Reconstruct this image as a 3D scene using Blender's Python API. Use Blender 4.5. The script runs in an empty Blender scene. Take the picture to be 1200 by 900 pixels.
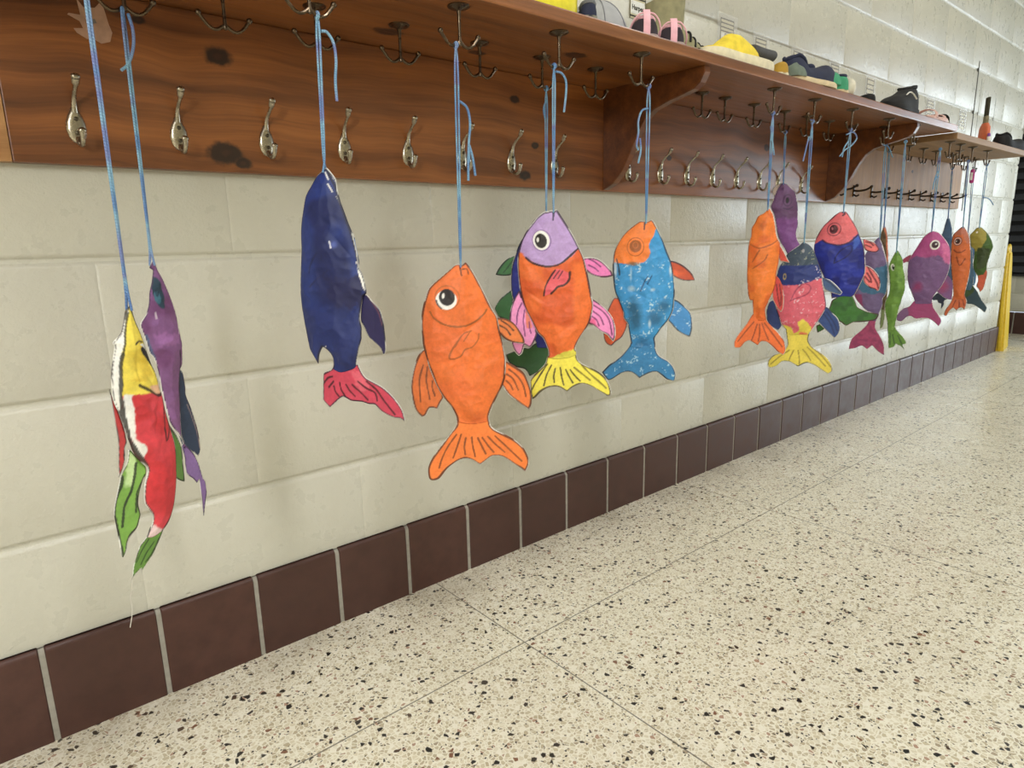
import bpy, bmesh, math, random
import numpy as np
from mathutils import Vector, Matrix
R = math.radians
C = bpy.context.scene.collection
random.seed(4)

# ------------------------------------------------------------------ helpers
def lin(c):
    return tuple(((v/255)/12.92 if v/255 <= .04045 else (((v/255)+.055)/1.055)**2.4) for v in c)

def tag(o, label=None, cat=None, group=None, kind=None):
    if label: o['label'] = label
    if cat: o['category'] = cat
    if group: o['group'] = group
    if kind: o['kind'] = kind
    return o

def thing(name, label, cat, loc=(0, 0, 0), rz=0, group=None):
    o = bpy.data.objects.new(name, None); C.objects.link(o)
    o.location = loc; o.rotation_euler = (0, 0, rz); o.empty_display_size = .02
    return tag(o, label, cat, group)

def link(name, me, m, parent=None, loc=None, rot=None):
    o = bpy.data.objects.new(name, me); C.objects.link(o)
    if m is not None and not me.materials: me.materials.append(m)
    if parent: o.parent = parent
    if loc: o.location = loc
    if rot: o.rotation_euler = rot
    return o

def copy_tree(o, parent=None):
    c = o.copy(); C.objects.link(c)
    if parent is not None: c.parent = parent
    for ch in list(o.children): copy_tree(ch, c)
    return c

class MB:
    """collects shapes and links them as one mesh"""
    def __init__(s): s.v = []; s.f = []
    def add(s, v, f):
        n = len(s.v); s.v += [tuple(p) for p in v]; s.f += [tuple(i+n for i in q) for q in f]; return s
    def box(s, x0, x1, y0, y1, z0, z1, b=0):
        if b <= 0:
            v = [(x, y, z) for x in (x0, x1) for y in (y0, y1) for z in (z0, z1)]
            return s.add(v, [(0, 1, 3, 2), (4, 6, 7, 5), (0, 4, 5, 1), (2, 3, 7, 6), (0, 2, 6, 4), (1, 5, 7, 3)])
        bm = bmesh.new(); bmesh.ops.create_cube(bm, size=1)
        for p in bm.verts: p.co = Vector(((x0+x1)/2+p.co.x*(x1-x0), (y0+y1)/2+p.co.y*(y1-y0), (z0+z1)/2+p.co.z*(z1-z0)))
        bmesh.ops.bevel(bm, geom=list(bm.edges), offset=b, segments=2, affect='EDGES', profile=.6)
        bm.verts.index_update()
        s.add([p.co[:] for p in bm.verts], [[q.index for q in f.verts] for f in bm.faces]); bm.free(); return s
    def tube(s, pts, r, n=10, cap=True, flat=1.0):
        pts = [Vector(p) for p in pts]
        rs = r if isinstance(r, (list, tuple)) else [r]*len(pts)
        up = Vector((0, 0, 1)); v = []; f = []
        t0 = (pts[1]-pts[0]).normalized()
        if abs(t0.dot(up)) > .9: up = Vector((0, 1, 0))
        a = t0.cross(up).normalized()
        for i, p in enumerate(pts):
            t = ((pts[min(i+1, len(pts)-1)]-pts[max(i-1, 0)])).normalized()
            a = (a - t*a.dot(t)).normalized(); b = t.cross(a)
            for k in range(n):
                w = 2*math.pi*k/n
                v.append(p + a*math.cos(w)*rs[i] + b*math.sin(w)*rs[i]*flat)
        for i in range(len(pts)-1):
            for k in range(n):
                f.append((i*n+k, i*n+(k+1) % n, (i+1)*n+(k+1) % n, (i+1)*n+k))
        if cap: f += [tuple(range(n))[::-1], tuple((len(pts)-1)*n+k for k in range(n))]
        return s.add(v, f)
    def ball(s, c, rx, ry=None, rz=None, n=12, m=8):
        ry = ry or rx; rz = rz or rx; v = [(c[0], c[1], c[2]+rz)]; f = []
        for i in range(1, m):
            t = math.pi*i/m
            for k in range(n):
                w = 2*math.pi*k/n
                v.append((c[0]+rx*math.sin(t)*math.cos(w), c[1]+ry*math.sin(t)*math.sin(w), c[2]+rz*math.cos(t)))
        v.append((c[0], c[1], c[2]-rz)); L = len(v)-1
        for k in range(n): f.append((0, 1+k, 1+(k+1) % n))
        for i in range(m-2):
            for k in range(n):
                a = 1+i*n; f.append((a+k, a+n+k, a+n+(k+1) % n, a+(k+1) % n))
        a = 1+(m-2)*n
        for k in range(n): f.append((a+k, L, a+(k+1) % n))
        return s.add(v, f)
    def lathe(s, prof, c=(0, 0, 0), n=24, cap=True):
        v = []; f = []
        for r, z in prof:
            for k in range(n):
                w = 2*math.pi*k/n; v.append((c[0]+r*math.cos(w), c[1]+r*math.sin(w), c[2]+z))
        for i in range(len(prof)-1):
            for k in range(n): f.append((i*n+k, i*n+(k+1) % n, (i+1)*n+(k+1) % n, (i+1)*n+k))
        if cap: f += [tuple(range(n))[::-1], tuple((len(prof)-1)*n+k for k in range(n))]
        return s.add(v, f)
    def loft(s, rings, cap=True):
        n = len(rings[0]); v = [p for r in rings for p in r]; f = []
        for i in range(len(rings)-1):
            for k in range(n): f.append((i*n+k, i*n+(k+1) % n, (i+1)*n+(k+1) % n, (i+1)*n+k))
        if cap: f += [tuple(range(n))[::-1], tuple((len(rings)-1)*n+k for k in range(n))]
        return s.add(v, f)
    def mesh(s, name, smooth=True):
        me = bpy.data.meshes.new(name); me.from_pydata(s.v, [], s.f)
        bm = bmesh.new(); bm.from_mesh(me); bmesh.ops.recalc_face_normals(bm, faces=bm.faces); bm.to_mesh(me); bm.free()
        if smooth:
            me.polygons.foreach_set('use_smooth', [True]*len(me.polygons))
            me.set_sharp_from_angle(angle=R(38))
        me.update(); return me
    def build(s, name, m, parent=None, smooth=True, loc=None, rot=None):
        return link(name, s.mesh(name, smooth), m, parent, loc, rot)

def arc(pts, n=8):
    """Catmull-Rom through 3-D points"""
    P = [Vector(p) for p in pts]; P = [P[0]*2-P[1]]+P+[P[-1]*2-P[-2]]; out = []
    for i in range(1, len(P)-2):
        for k in range(n):
            t = k/n; a, b, c, d = P[i-1:i+3]
            out.append(.5*((2*b)+(c-a)*t+(2*a-5*b+4*c-d)*t*t+(-a+3*b-3*c+d)*t**3))
    out.append(P[-2]); return out

# ---------------------------------------------------------------- materials
class NT:
    def __init__(s, name):
        s.m = bpy.data.materials.new(name); s.m.use_nodes = True; s.t = s.m.node_tree; s.t.nodes.clear()
        s.out = s.n('ShaderNodeOutputMaterial'); s.b = s.n('ShaderNodeBsdfPrincipled'); s.l(s.b, 0, s.out, 0)
    def n(s, typ, **k):
        o = s.t.nodes.new(typ)
        for a, v in k.items(): setattr(o, a, v)
        return o
    def l(s, a, i, b, j): s.t.links.new(a.outputs[i], b.inputs[j])
    def val(s, node, key, v): node.inputs[key].default_value = v; return node
    def math(s, op, a, b=None, c=None, clamp=False):
        o = s.n('ShaderNodeMath', operation=op, use_clamp=clamp)
        for i, x in enumerate((a, b, c)):
            if x is None: continue
            if isinstance(x, (int, float)): o.inputs[i].default_value = x
            else: s.t.links.new(x, o.inputs[i])
        return o.outputs[0]
    def mix(s, fac, a, b, blend='MIX'):
        o = s.n('ShaderNodeMix', data_type='RGBA', blend_type=blend, clamp_factor=True)
        for i, x in ((0, fac), (6, a), (7, b)):
            if isinstance(x, (int, float)): o.inputs[i].default_value = x
            elif isinstance(x, tuple): o.inputs[i].default_value = (*x, 1) if len(x) == 3 else x
            else: s.t.links.new(x, o.inputs[i])
        return o.outputs[2]
    def coord(s, kind='Object'):
        if kind == 'Position': return s.n('ShaderNodeNewGeometry').outputs['Position']
        return s.n('ShaderNodeTexCoord').outputs[kind]
    def mapping(s, vec, scale=(1, 1, 1), loc=(0, 0, 0), rot=(0, 0, 0)):
        o = s.n('ShaderNodeMapping'); s.t.links.new(vec, o.inputs[0])
        o.inputs[1].default_value = loc; o.inputs[2].default_value = rot; o.inputs[3].default_value = scale; return o.outputs[0]
    def noise(s, vec, scale, detail=3, rough=.5, dist=0):
        o = s.n('ShaderNodeTexNoise'); s.t.links.new(vec, o.inputs['Vector'])
        o.inputs['Scale'].default_value = scale; o.inputs['Detail'].default_value = detail; o.inputs['Roughness'].default_value = rough; o.inputs['Distortion'].default_value = dist
        return o.outputs[0]
    def ramp(s, fac, stops, interp='LINEAR'):
        o = s.n('ShaderNodeValToRGB'); o.color_ramp.interpolation = interp; e = o.color_ramp.elements
        while len(e) < len(stops): e.new(.5)
        for i, (p, c) in enumerate(stops):
            e[i].position = p; e[i].color = (*c, 1) if len(c) == 3 else c
        s.t.links.new(fac, o.inputs[0]); return o.outputs[0]
    def mr(s, v, a, b, c=0, d=1, smooth=False):
        o = s.n('ShaderNodeMapRange', interpolation_type='SMOOTHSTEP' if smooth else 'LINEAR'); s.t.links.new(v, o.inputs[0])
        for i, x in enumerate((a, b, c, d)): o.inputs[i+1].default_value = x
        return o.outputs[0]
    def bump(s, h, strength=.3, dist=.001, prev=None):
        o = s.n('ShaderNodeBump'); s.t.links.new(h, o.inputs['Height']); o.inputs['Strength'].default_value = strength; o.inputs['Distance'].default_value = dist
        if prev is not None: s.t.links.new(prev, o.inputs['Normal'])
        return o.outputs[0]
    def fin(s, color=None, rough=None, normal=None, **k):
        for key, x in (('Base Color', color), ('Roughness', rough), ('Normal', normal)):
            if x is None: continue
            if isinstance(x, (int, float)): s.b.inputs[key].default_value = x
            elif isinstance(x, tuple): s.b.inputs[key].default_value = (*x, 1)
            else: s.t.links.new(x, s.b.inputs[key])
        for key, x in k.items(): s.b.inputs[key.replace('_', ' ')].default_value = x
        return s.m

def simple(name, rgb, rough=.6, var=.12, scale=60, bump=.0, **k):
    t = NT(name); v = t.coord('Object'); n = t.noise(v, scale, 4)
    c = lin(rgb); f = t.mr(n, .3, .7, 1-var, 1+var)
    col = t.mix(1.0, c, f, 'MULTIPLY')
    nrm = t.bump(n, bump, .001) if bump else None
    return t.fin(col, rough, nrm, **k)

def m_wall():
    t = NT('painted_block'); p = t.coord('Position')
    base = lin((199, 197, 184))
    n1 = t.noise(p, 1.3, 3); n2 = t.noise(p, 24, 4, .6)
    col = t.mix(t.mr(n1, .35, .65, 0, .35), base, lin((193, 190, 174)))
    col = t.mix(t.mr(n2, .35, .75, 0, .10), col, lin((180, 172, 150)))
    # orange peel paint over rough block, with a few open pits
    fine = t.noise(p, 260, 3, .6); med = t.noise(p, 95, 3, .55)
    vo = t.n('ShaderNodeTexVoronoi', feature='F1'); t.t.links.new(t.mapping(t.coord('Position'), (1, 1, 1.2)), vo.inputs['Vector']); vo.inputs['Scale'].default_value = 34
    sel = t.n('ShaderNodeSeparateColor'); t.l(vo, 'Color', sel, 0)
    pit = t.math('MULTIPLY', t.mr(vo.outputs['Distance'], .02, .16, 1, 0), t.math('GREATER_THAN', sel.outputs[0], .975))
    pit = t.math('MULTIPLY', pit, t.mr(med, .4, .6, 0, 1))
    h = t.math('ADD', t.math('MULTIPLY', fine, .35), t.math('MULTIPLY', med, .75))
    h = t.math('SUBTRACT', h, t.math('MULTIPLY', pit, 1.0))
    return t.fin(col, t.mr(n2, .3, .7, .24, .36), t.bump(h, .8, .0018))

def m_wood(name, dark, light, knots=(), axis='x', rough=.35, seed=0, plane='xz', coat=.25):
    t = NT(name); p = t.coord('Position')
    if plane == 'xy': p = t.mapping(p, rot=(R(90), 0, 0))
    sc = (.55, 13, 13) if axis == 'x' else (13, 13, .55)
    warp = t.noise(t.mapping(p, (2, 2, 2), (seed, 0, 0)), 2.2, 2)
    wv = t.n('ShaderNodeVectorMath', operation='ADD'); cmb = t.n('ShaderNodeCombineXYZ'); t.t.links.new(t.math('MULTIPLY', warp, .055), cmb.inputs[2]); t.t.links.new(p, wv.inputs[0]); t.l(cmb, 0, wv, 1)
    q = t.mapping(wv.outputs[0], sc, (seed, seed, 0))
    g1 = t.noise(q, 3.0, 6, .6); g2 = t.noise(t.mapping(wv.outputs[0], (sc[0]*2, sc[1]*4, sc[2]*4)), 5, 4, .65)
    big = t.noise(t.mapping(p, (.8, .8, 2.5), (seed*3, 0, 0)), 2.5, 2)
    f = t.math('ADD', t.math('MULTIPLY', g1, .55), t.math('ADD', t.math('MULTIPLY', g2, .2), t.math('MULTIPLY', big, .3)))
    col = t.ramp(f, [(.36, lin(dark)), (.5, lin(tuple((a+b)/2 for a, b in zip(dark, light)))), (.66, lin(light))])
    sep = t.n('ShaderNodeSeparateXYZ'); t.t.links.new(t.coord('Position'), sep.inputs[0])
    a = sep.outputs[0]; b = sep.outputs[2] if plane == 'xz' else sep.outputs[1]
    nz = t.noise(p, 90, 3)
    for (kx, kz, kr) in knots:
        dx = t.math('MULTIPLY', t.math('SUBTRACT', a, kx), .62); dz = t.math('SUBTRACT', b, kz)
        d = t.math('SQRT', t.math('ADD', t.math('MULTIPLY', dx, dx), t.math('MULTIPLY', dz, dz)))
        d = t.math('ADD', d, t.math('MULTIPLY', t.math('SUBTRACT', nz, .5), kr*.9))
        k1 = t.mr(d, kr*.8, kr*1.45, .96, 0, True); k2 = t.mr(d, kr*.2, kr*.5, .5, 0)
        col = t.mix(k1, col, lin((34, 16, 9))); col = t.mix(k2, col, lin((70, 34, 18)))
    fine = t.noise(t.mapping(p, (30, 220, 220) if axis == 'x' else (220, 220, 30)), 3, 2)
    return t.fin(col, t.mr(g2, .3, .7, rough-.06, rough+.1), t.bump(fine, .12, .0006), Coat_Weight=coat, Coat_Roughness=.22)

def m_terrazzo():
    t = NT('terrazzo'); p = t.coord('Position')
    wn = t.n('ShaderNodeTexNoise'); t.t.links.new(p, wn.inputs['Vector']); wn.inputs['Scale'].default_value = 120; wn.inputs['Detail'].default_value = 2
    mv = t.n('ShaderNodeVectorMath', operation='MULTIPLY_ADD'); t.l(wn, 'Color', mv, 0); mv.inputs[1].default_value = (.004, .004, .004); t.t.links.new(p, mv.inputs[2])
    vec = mv.outputs[0]
    def layer(scale, thr_lo, thr_hi, seed):
        m = t.mapping(vec, (1, 1, 0), (seed, seed*.7, 0))
        e = t.n('ShaderNodeTexVoronoi', feature='DISTANCE_TO_EDGE'); t.t.links.new(m, e.inputs['Vector']); e.inputs['Scale'].default_value = scale
        c = t.n('ShaderNodeTexVoronoi', feature='F1'); t.t.links.new(m, c.inputs['Vector']); c.inputs['Scale'].default_value = scale
        s2 = t.n('ShaderNodeSeparateColor'); t.l(c, 'Color', s2, 0)
        chip = t.mr(e.outputs['Distance'], thr_lo, thr_hi, 0, 1)
        return chip, s2.outputs[0], s2.outputs[1]
    matrix = lin((234, 230, 214))
    c1, r1, g1 = layer(150, .06, .12, 0)
    colA = t.ramp(r1, [(0, lin((212, 203, 178))), (.25, lin((188, 176, 146))), (.45, lin((218, 211, 190))), (.62, lin((172, 158, 128))), (.76, lin((200, 188, 160))), (.88, lin((148, 132, 104))), (.925, lin((158, 118, 92))), (.95, lin((232, 226, 210)))], 'CONSTANT')
    col = t.mix(t.math('MULTIPLY', c1, .85), matrix, colA)
    c2, r2, g2 = layer(118, .10, .17, 3.3)
    dk = t.math('MULTIPLY', c2, t.math('GREATER_THAN', r2, .90))
    colB = t.ramp(g2, [(0, lin((30, 28, 28))), (.62, lin((48, 42, 38))), (.80, lin((124, 84, 62))), (.9, lin((76, 58, 46)))], 'CONSTANT')
    col = t.mix(dk, col, colB)
    c3, r3, g3 = layer(250, .12, .25, 7.1)
    dk3 = t.math('MULTIPLY', c3, t.math('GREATER_THAN', r3, .90)); col = t.mix(dk3, col, lin((48, 42, 38)))
    sp = t.n('ShaderNodeSeparateXYZ'); t.t.links.new(p, sp.inputs[0])
    def strip(v, off, per):
        a = t.math('ABSOLUTE', t.math('SUBTRACT', t.math('PINGPONG', t.math('SUBTRACT', v, off), per/2), 0))
        return t.mr(a, .0009, .0016, 1, 0)
    s1 = strip(sp.outputs[0], .6865, .886); s2 = strip(sp.outputs[1], -.2994, .886)
    sm = t.math('MAXIMUM', s1, s2); col = t.mix(t.math('MULTIPLY', sm, .85), col, lin((92, 88, 80)))
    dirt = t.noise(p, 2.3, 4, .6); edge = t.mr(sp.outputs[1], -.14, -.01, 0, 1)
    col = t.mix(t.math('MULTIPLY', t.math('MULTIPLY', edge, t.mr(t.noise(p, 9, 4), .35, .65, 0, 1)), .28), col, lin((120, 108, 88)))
    col = t.mix(t.mr(dirt, .5, .75, 0, .14), col, lin((140, 124, 98)))
    ro = t.mr(t.noise(p, 5, 3), .3, .7, .22, .36)
    return t.fin(col, ro, t.bump(t.noise(p, 60, 2), .04, .001))

def m_paint():
    """poster paint on paper: colour comes from the painted areas of the sheet itself"""
    t = NT('painted_paper'); a = t.n('ShaderNodeAttribute', attribute_name='paint'); v = t.coord('Object')
    n = t.noise(v, 190, 4, .6); n2 = t.noise(v, 42, 4, .6)
    col = t.mix(1.0, a.outputs['Color'], t.mr(n, .3, .7, .90, 1.09), 'MULTIPLY')
    col = t.mix(1.0, col, t.mr(n2, .3, .7, .93, 1.06), 'MULTIPLY')
    h = t.math('ADD', t.math('MULTIPLY', n, .3), n2)
    return t.fin(col, .55, t.bump(h, .35, .0014))

def m_yarn():
    t = NT('variegated_yarn'); p = t.coord('Position')
    n = t.noise(t.mapping(p, (3, 3, 17)), 1.0, 2)
    col = t.ramp(n, [(.3, lin((92, 122, 178))), (.42, lin((112, 152, 188))), (.5, lin((140, 182, 200))), (.6, lin((122, 132, 180))), (.7, lin((102, 146, 188)))])
    w = t.n('ShaderNodeTexWave', wave_type='BANDS', bands_direction='DIAGONAL'); t.t.links.new(p, w.inputs[0]); w.inputs['Scale'].default_value = 190; w.inputs['Distortion'].default_value = 1
    return t.fin(t.mix(t.math('MULTIPLY', w.outputs[1], .35), col, lin((50, 78, 140))), .85, t.bump(w.outputs[1], .6, .0008))

def m_metal(name, rgb, rough=.3):
    t = NT(name); v = t.coord('Object'); n = t.noise(v, 120, 3)
    col = t.mix(t.mr(n, .35, .7, 0, .4), lin(rgb), lin(tuple(c*.62 for c in rgb)))
    return t.fin(col, t.mr(n, .3, .7, rough-.07, rough+.12), None, Metallic=1.0)

def m_tile():
    t = NT('quarry_tile'); p = t.coord('Position')
    sep = t.n('ShaderNodeSeparateXYZ'); t.t.links.new(p, sep.inputs[0])
    cell = t.math('FLOOR', t.math('DIVIDE', sep.outputs[0], .1555))
    wn = t.n('ShaderNodeTexWhiteNoise', noise_dimensions='1D'); t.t.links.new(cell, wn.inputs['W'])
    n = t.noise(p, 30, 4, .65); n2 = t.noise(p, 300, 2)
    col = t.mix(t.mr(n, .3, .7, 0, 1), lin((64, 37, 31)), lin((78, 48, 40)))
    col = t.mix(t.math('MULTIPLY', wn.outputs[0], .45), col, lin((60, 38, 33)))
    return t.fin(col, t.mr(n, .3, .7, .34, .5), t.bump(t.math('ADD', n2, n), .15, .0008))

M = {}
M['wall'] = m_wall()
M['terrazzo'] = m_terrazzo()
M['tile'] = m_tile()
M['grout'] = simple('grey_grout', (150, 146, 136), .85, .12, 80, .2)
K1 = [(.34, 1.005, .011), (.335, .866, .014), (.362, .853, .007), (.238, 1.037, .005), (.93, 1.012, .007), (.985, .925, .006), (.955, .862, .009), (1.46, .93, .006), (1.95, .99, .009)]
M['backboard'] = m_wood('stained_pine_board', (84, 44, 17), (158, 96, 46), K1)
M['shelf'] = m_wood('stained_pine_shelf', (84, 46, 18), (152, 94, 46), [(.94, -.185, .014), (.59, -.1, .014), (.78, -.09, .01)], plane='xy', seed=2)
M['bracket'] = m_wood('stained_bracket', (66, 34, 14), (124, 72, 34), seed=5)
M['board_pale'] = m_wood('honey_pine', (150, 104, 62), (196, 148, 96), seed=8)
M['ply'] = m_wood('pale_plywood', (126, 90, 54), (170, 128, 80), [(3.15, .98, .006), (3.55, .9, .007)], seed=11, rough=.6, axis='z', coat=0)
M['ply_shelf'] = m_wood('pale_plywood_shelf', (122, 92, 60), (162, 126, 84), seed=13, rough=.62, plane='xy', coat=0)
M['hook'] = m_metal('antique_nickel', (178, 170, 152), .26)
M['hook_bronze'] = m_metal('dark_bronze', (74, 62, 50), .4)
M['hook_dark'] = m_metal('nickel_reflecting_wood', (104, 90, 74), .3)  # shelf hooks: darker copy of the nickel, wood reflection put into the colour
M['screw'] = m_metal('dull_screw', (96, 88, 74), .4)
M['paint'] = m_paint()
M['yarn'] = m_yarn()
M['ceiling'] = simple('ceiling_tile', (226, 224, 214), .9, .05, 40)

def Cx(name, rgb, rough=.6, **k):
    if name not in M: M[name] = simple(name, rgb, rough, **k)
    return M[name]
FISH = []
FISH.append({
    "key": "orange",
    "label": "large all-orange paper fish with a big black eye, hanging lowest in the middle",
    "o": [0.598, -0.265, 0.689],
    "a": -0.6273,
    "top": [0.608, -0.265, 1.016],
    "edge": (1.0, 1.3, (88, 50, 30)),
    "res": 1.25,
    "tails": [[(605, -265, 932), (613, -265, 929), (622, -265, 922), (626, -265, 901), (622, -265, 870), (622, -265, 845)], [(623, -265, 870), (629, -265,
        851), (633, -265, 825)], [(622, -265, 870), (620, -265, 845), (619, -265, 817)]],
    "thread": None,
    "parts": [
        ("body", 15, [-19, 10, -86, 2, -190, -79, -340, -197, -515, -348, -592, -537, -641, -716, -667, -919, -658, -1103, -651, -1265, -604, -1475, -563,
            -1665, -465, -1929, -347, -2160, -226, -2322, -161, -2470, -146, -2557, -2, -2599, 187, -2608, 373, -2567, 380, -2469, 482, -2230, 593, -2017, 656,
            -1852, 677, -1663, 675, -1521, 635, -1285, 594, -1074, 554, -843, 477, -703, 392, -519, 285, -291, 180, -88, 83, 36, 37, 8, 3, -6]),
        ("tail", 3, [-152, -2520, -180, -2628, -316, -2807, -491, -3021, -618, -3215, -673, -3362, -662, -3527, -599, -3568, -491, -3536, -352, -3366, -192,
            -3248, -48, -3205, 71, -3235, 164, -3303, 212, -3318, 285, -3271, 407, -3189, 551, -3196, 670, -3264, 789, -3359, 884, -3427, 968, -3495, 1031, -3371,
            1021, -3243, 939, -3063, 798, -2919, 633, -2812, 468, -2719, 399, -2642, 367, -2530, 191, -2486, 2, -2490]),
        ("pelvic_fin", 2, [-597, -1336, -666, -1338, -751, -1447, -830, -1655, -882, -1889, -879, -2127, -833, -2345, -734, -2465, -663, -2437, -587, -2319,
            -472, -2336, -408, -2218, -363, -2143, -398, -2003, -532, -1642]),
        ("dorsal_fin", 2, [530, -860, 679, -869, 816, -943, 906, -1061, 984, -1203, 994, -1297, 855, -1280, 694, -1217, 582, -1097, 550, -1003]),
        ("anal_fin", 2, [640, -1555, 801, -1643, 963, -1768, 1031, -1914, 1087, -2109, 1096, -2304, 1046, -2412, 964, -2359, 859, -2270, 719, -2155, 628,
            -2019, 595, -1922, 648, -1709]),
    ],
    "paint": {
        "body": [
            ("base", (236, 114, 38)),
            ("blob", (232, 108, 40), 30),
            ("line", (150, 85, 35), 1.86, [-510, -719, -458, -812, -327, -907, -147, -958, 35, -953, 198, -889, 338, -779, 386, -712]),
            ("line", (165, 85, 30), 1.73, [124, -1036, 8, -1078, -88, -1191, -185, -1327, -236, -1453, -168, -1479, -52, -1436, 21, -1334, 138, -1291, 234, -1178,
                248, -1086]),
            ("line", (165, 85, 30), 1.33, [112, -1047, 4, -1194]),
            ("line", (165, 85, 30), 1.33, [-40, -1123, -137, -1282]),
            ("ring", (185, 95, 35), [-230, -502], 18.9, 18.65, 0, 1.73),
            ("ell", (240, 238, 232), [-247, -537], 16.8, 15.05, 0),
            ("line", (35, 28, 26), 1.86, [-405, -542, -381, -610, -328, -668]),
            ("ell", (35, 28, 26), [-234, -495], 12.6, 13.05, 0),
            ("ell", (240, 238, 232), [-292, -473], 2.24, 4.26, -10),
            ("line", (110, 60, 30), 1.86, [-19, -6, -4, -84, 8, -161]),
            ("line", (110, 60, 30), 1.6, [12, -73, 91, -64, 121, -142]),
        ],
        "tail": [
            ("base", (245, 125, 42)),
            ("line", (120, 60, 25), 1.73, [-174, -2776, -324, -2980, -427, -3174, -487, -3346]),
            ("line", (120, 60, 25), 1.73, [-96, -2780, -170, -2987, -244, -3183]),
            ("line", (120, 60, 25), 1.73, [-22, -2845, -52, -2992, -40, -3130]),
            ("line", (120, 60, 25), 1.73, [77, -2837, 91, -2999, 125, -3175]),
            ("line", (120, 60, 25), 1.73, [179, -2854, 245, -3006, 301, -3134]),
            ("line", (120, 60, 25), 1.73, [255, -2852, 341, -2986, 438, -3115]),
            ("line", (120, 60, 25), 1.73, [346, -2837, 485, -2992, 625, -3124]),
            ("line", (120, 60, 25), 1.73, [470, -2835, 652, -3025, 911, -3301]),
        ],
        "pelvic_fin": [
            ("base", (225, 112, 40)),
            ("line", (120, 60, 25), 1.73, [-667, -1590, -742, -1847, -739, -2204]),
            ("line", (120, 60, 25), 1.73, [-599, -1616, -627, -1851, -587, -2163]),
            ("line", (120, 60, 25), 1.73, [-530, -1855, -536, -1973, -503, -2106]),
        ],
        "dorsal_fin": [
            ("base", (225, 120, 50)),
            ("line", (35, 28, 26), 1.73, [621, -902, 723, -974, 818, -1070]),
            ("line", (35, 28, 26), 1.73, [596, -982, 698, -1043, 765, -1138]),
        ],
        "anal_fin": [
            ("base", (240, 120, 45)),
            ("line", (120, 60, 25), 1.73, [729, -1712, 867, -1836, 959, -1984, 1003, -2179]),
            ("line", (120, 60, 25), 1.73, [692, -1794, 796, -1881, 875, -2065]),
            ("line", (120, 60, 25), 1.73, [678, -1901, 747, -1975, 787, -2061]),
        ],
    },
})
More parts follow.
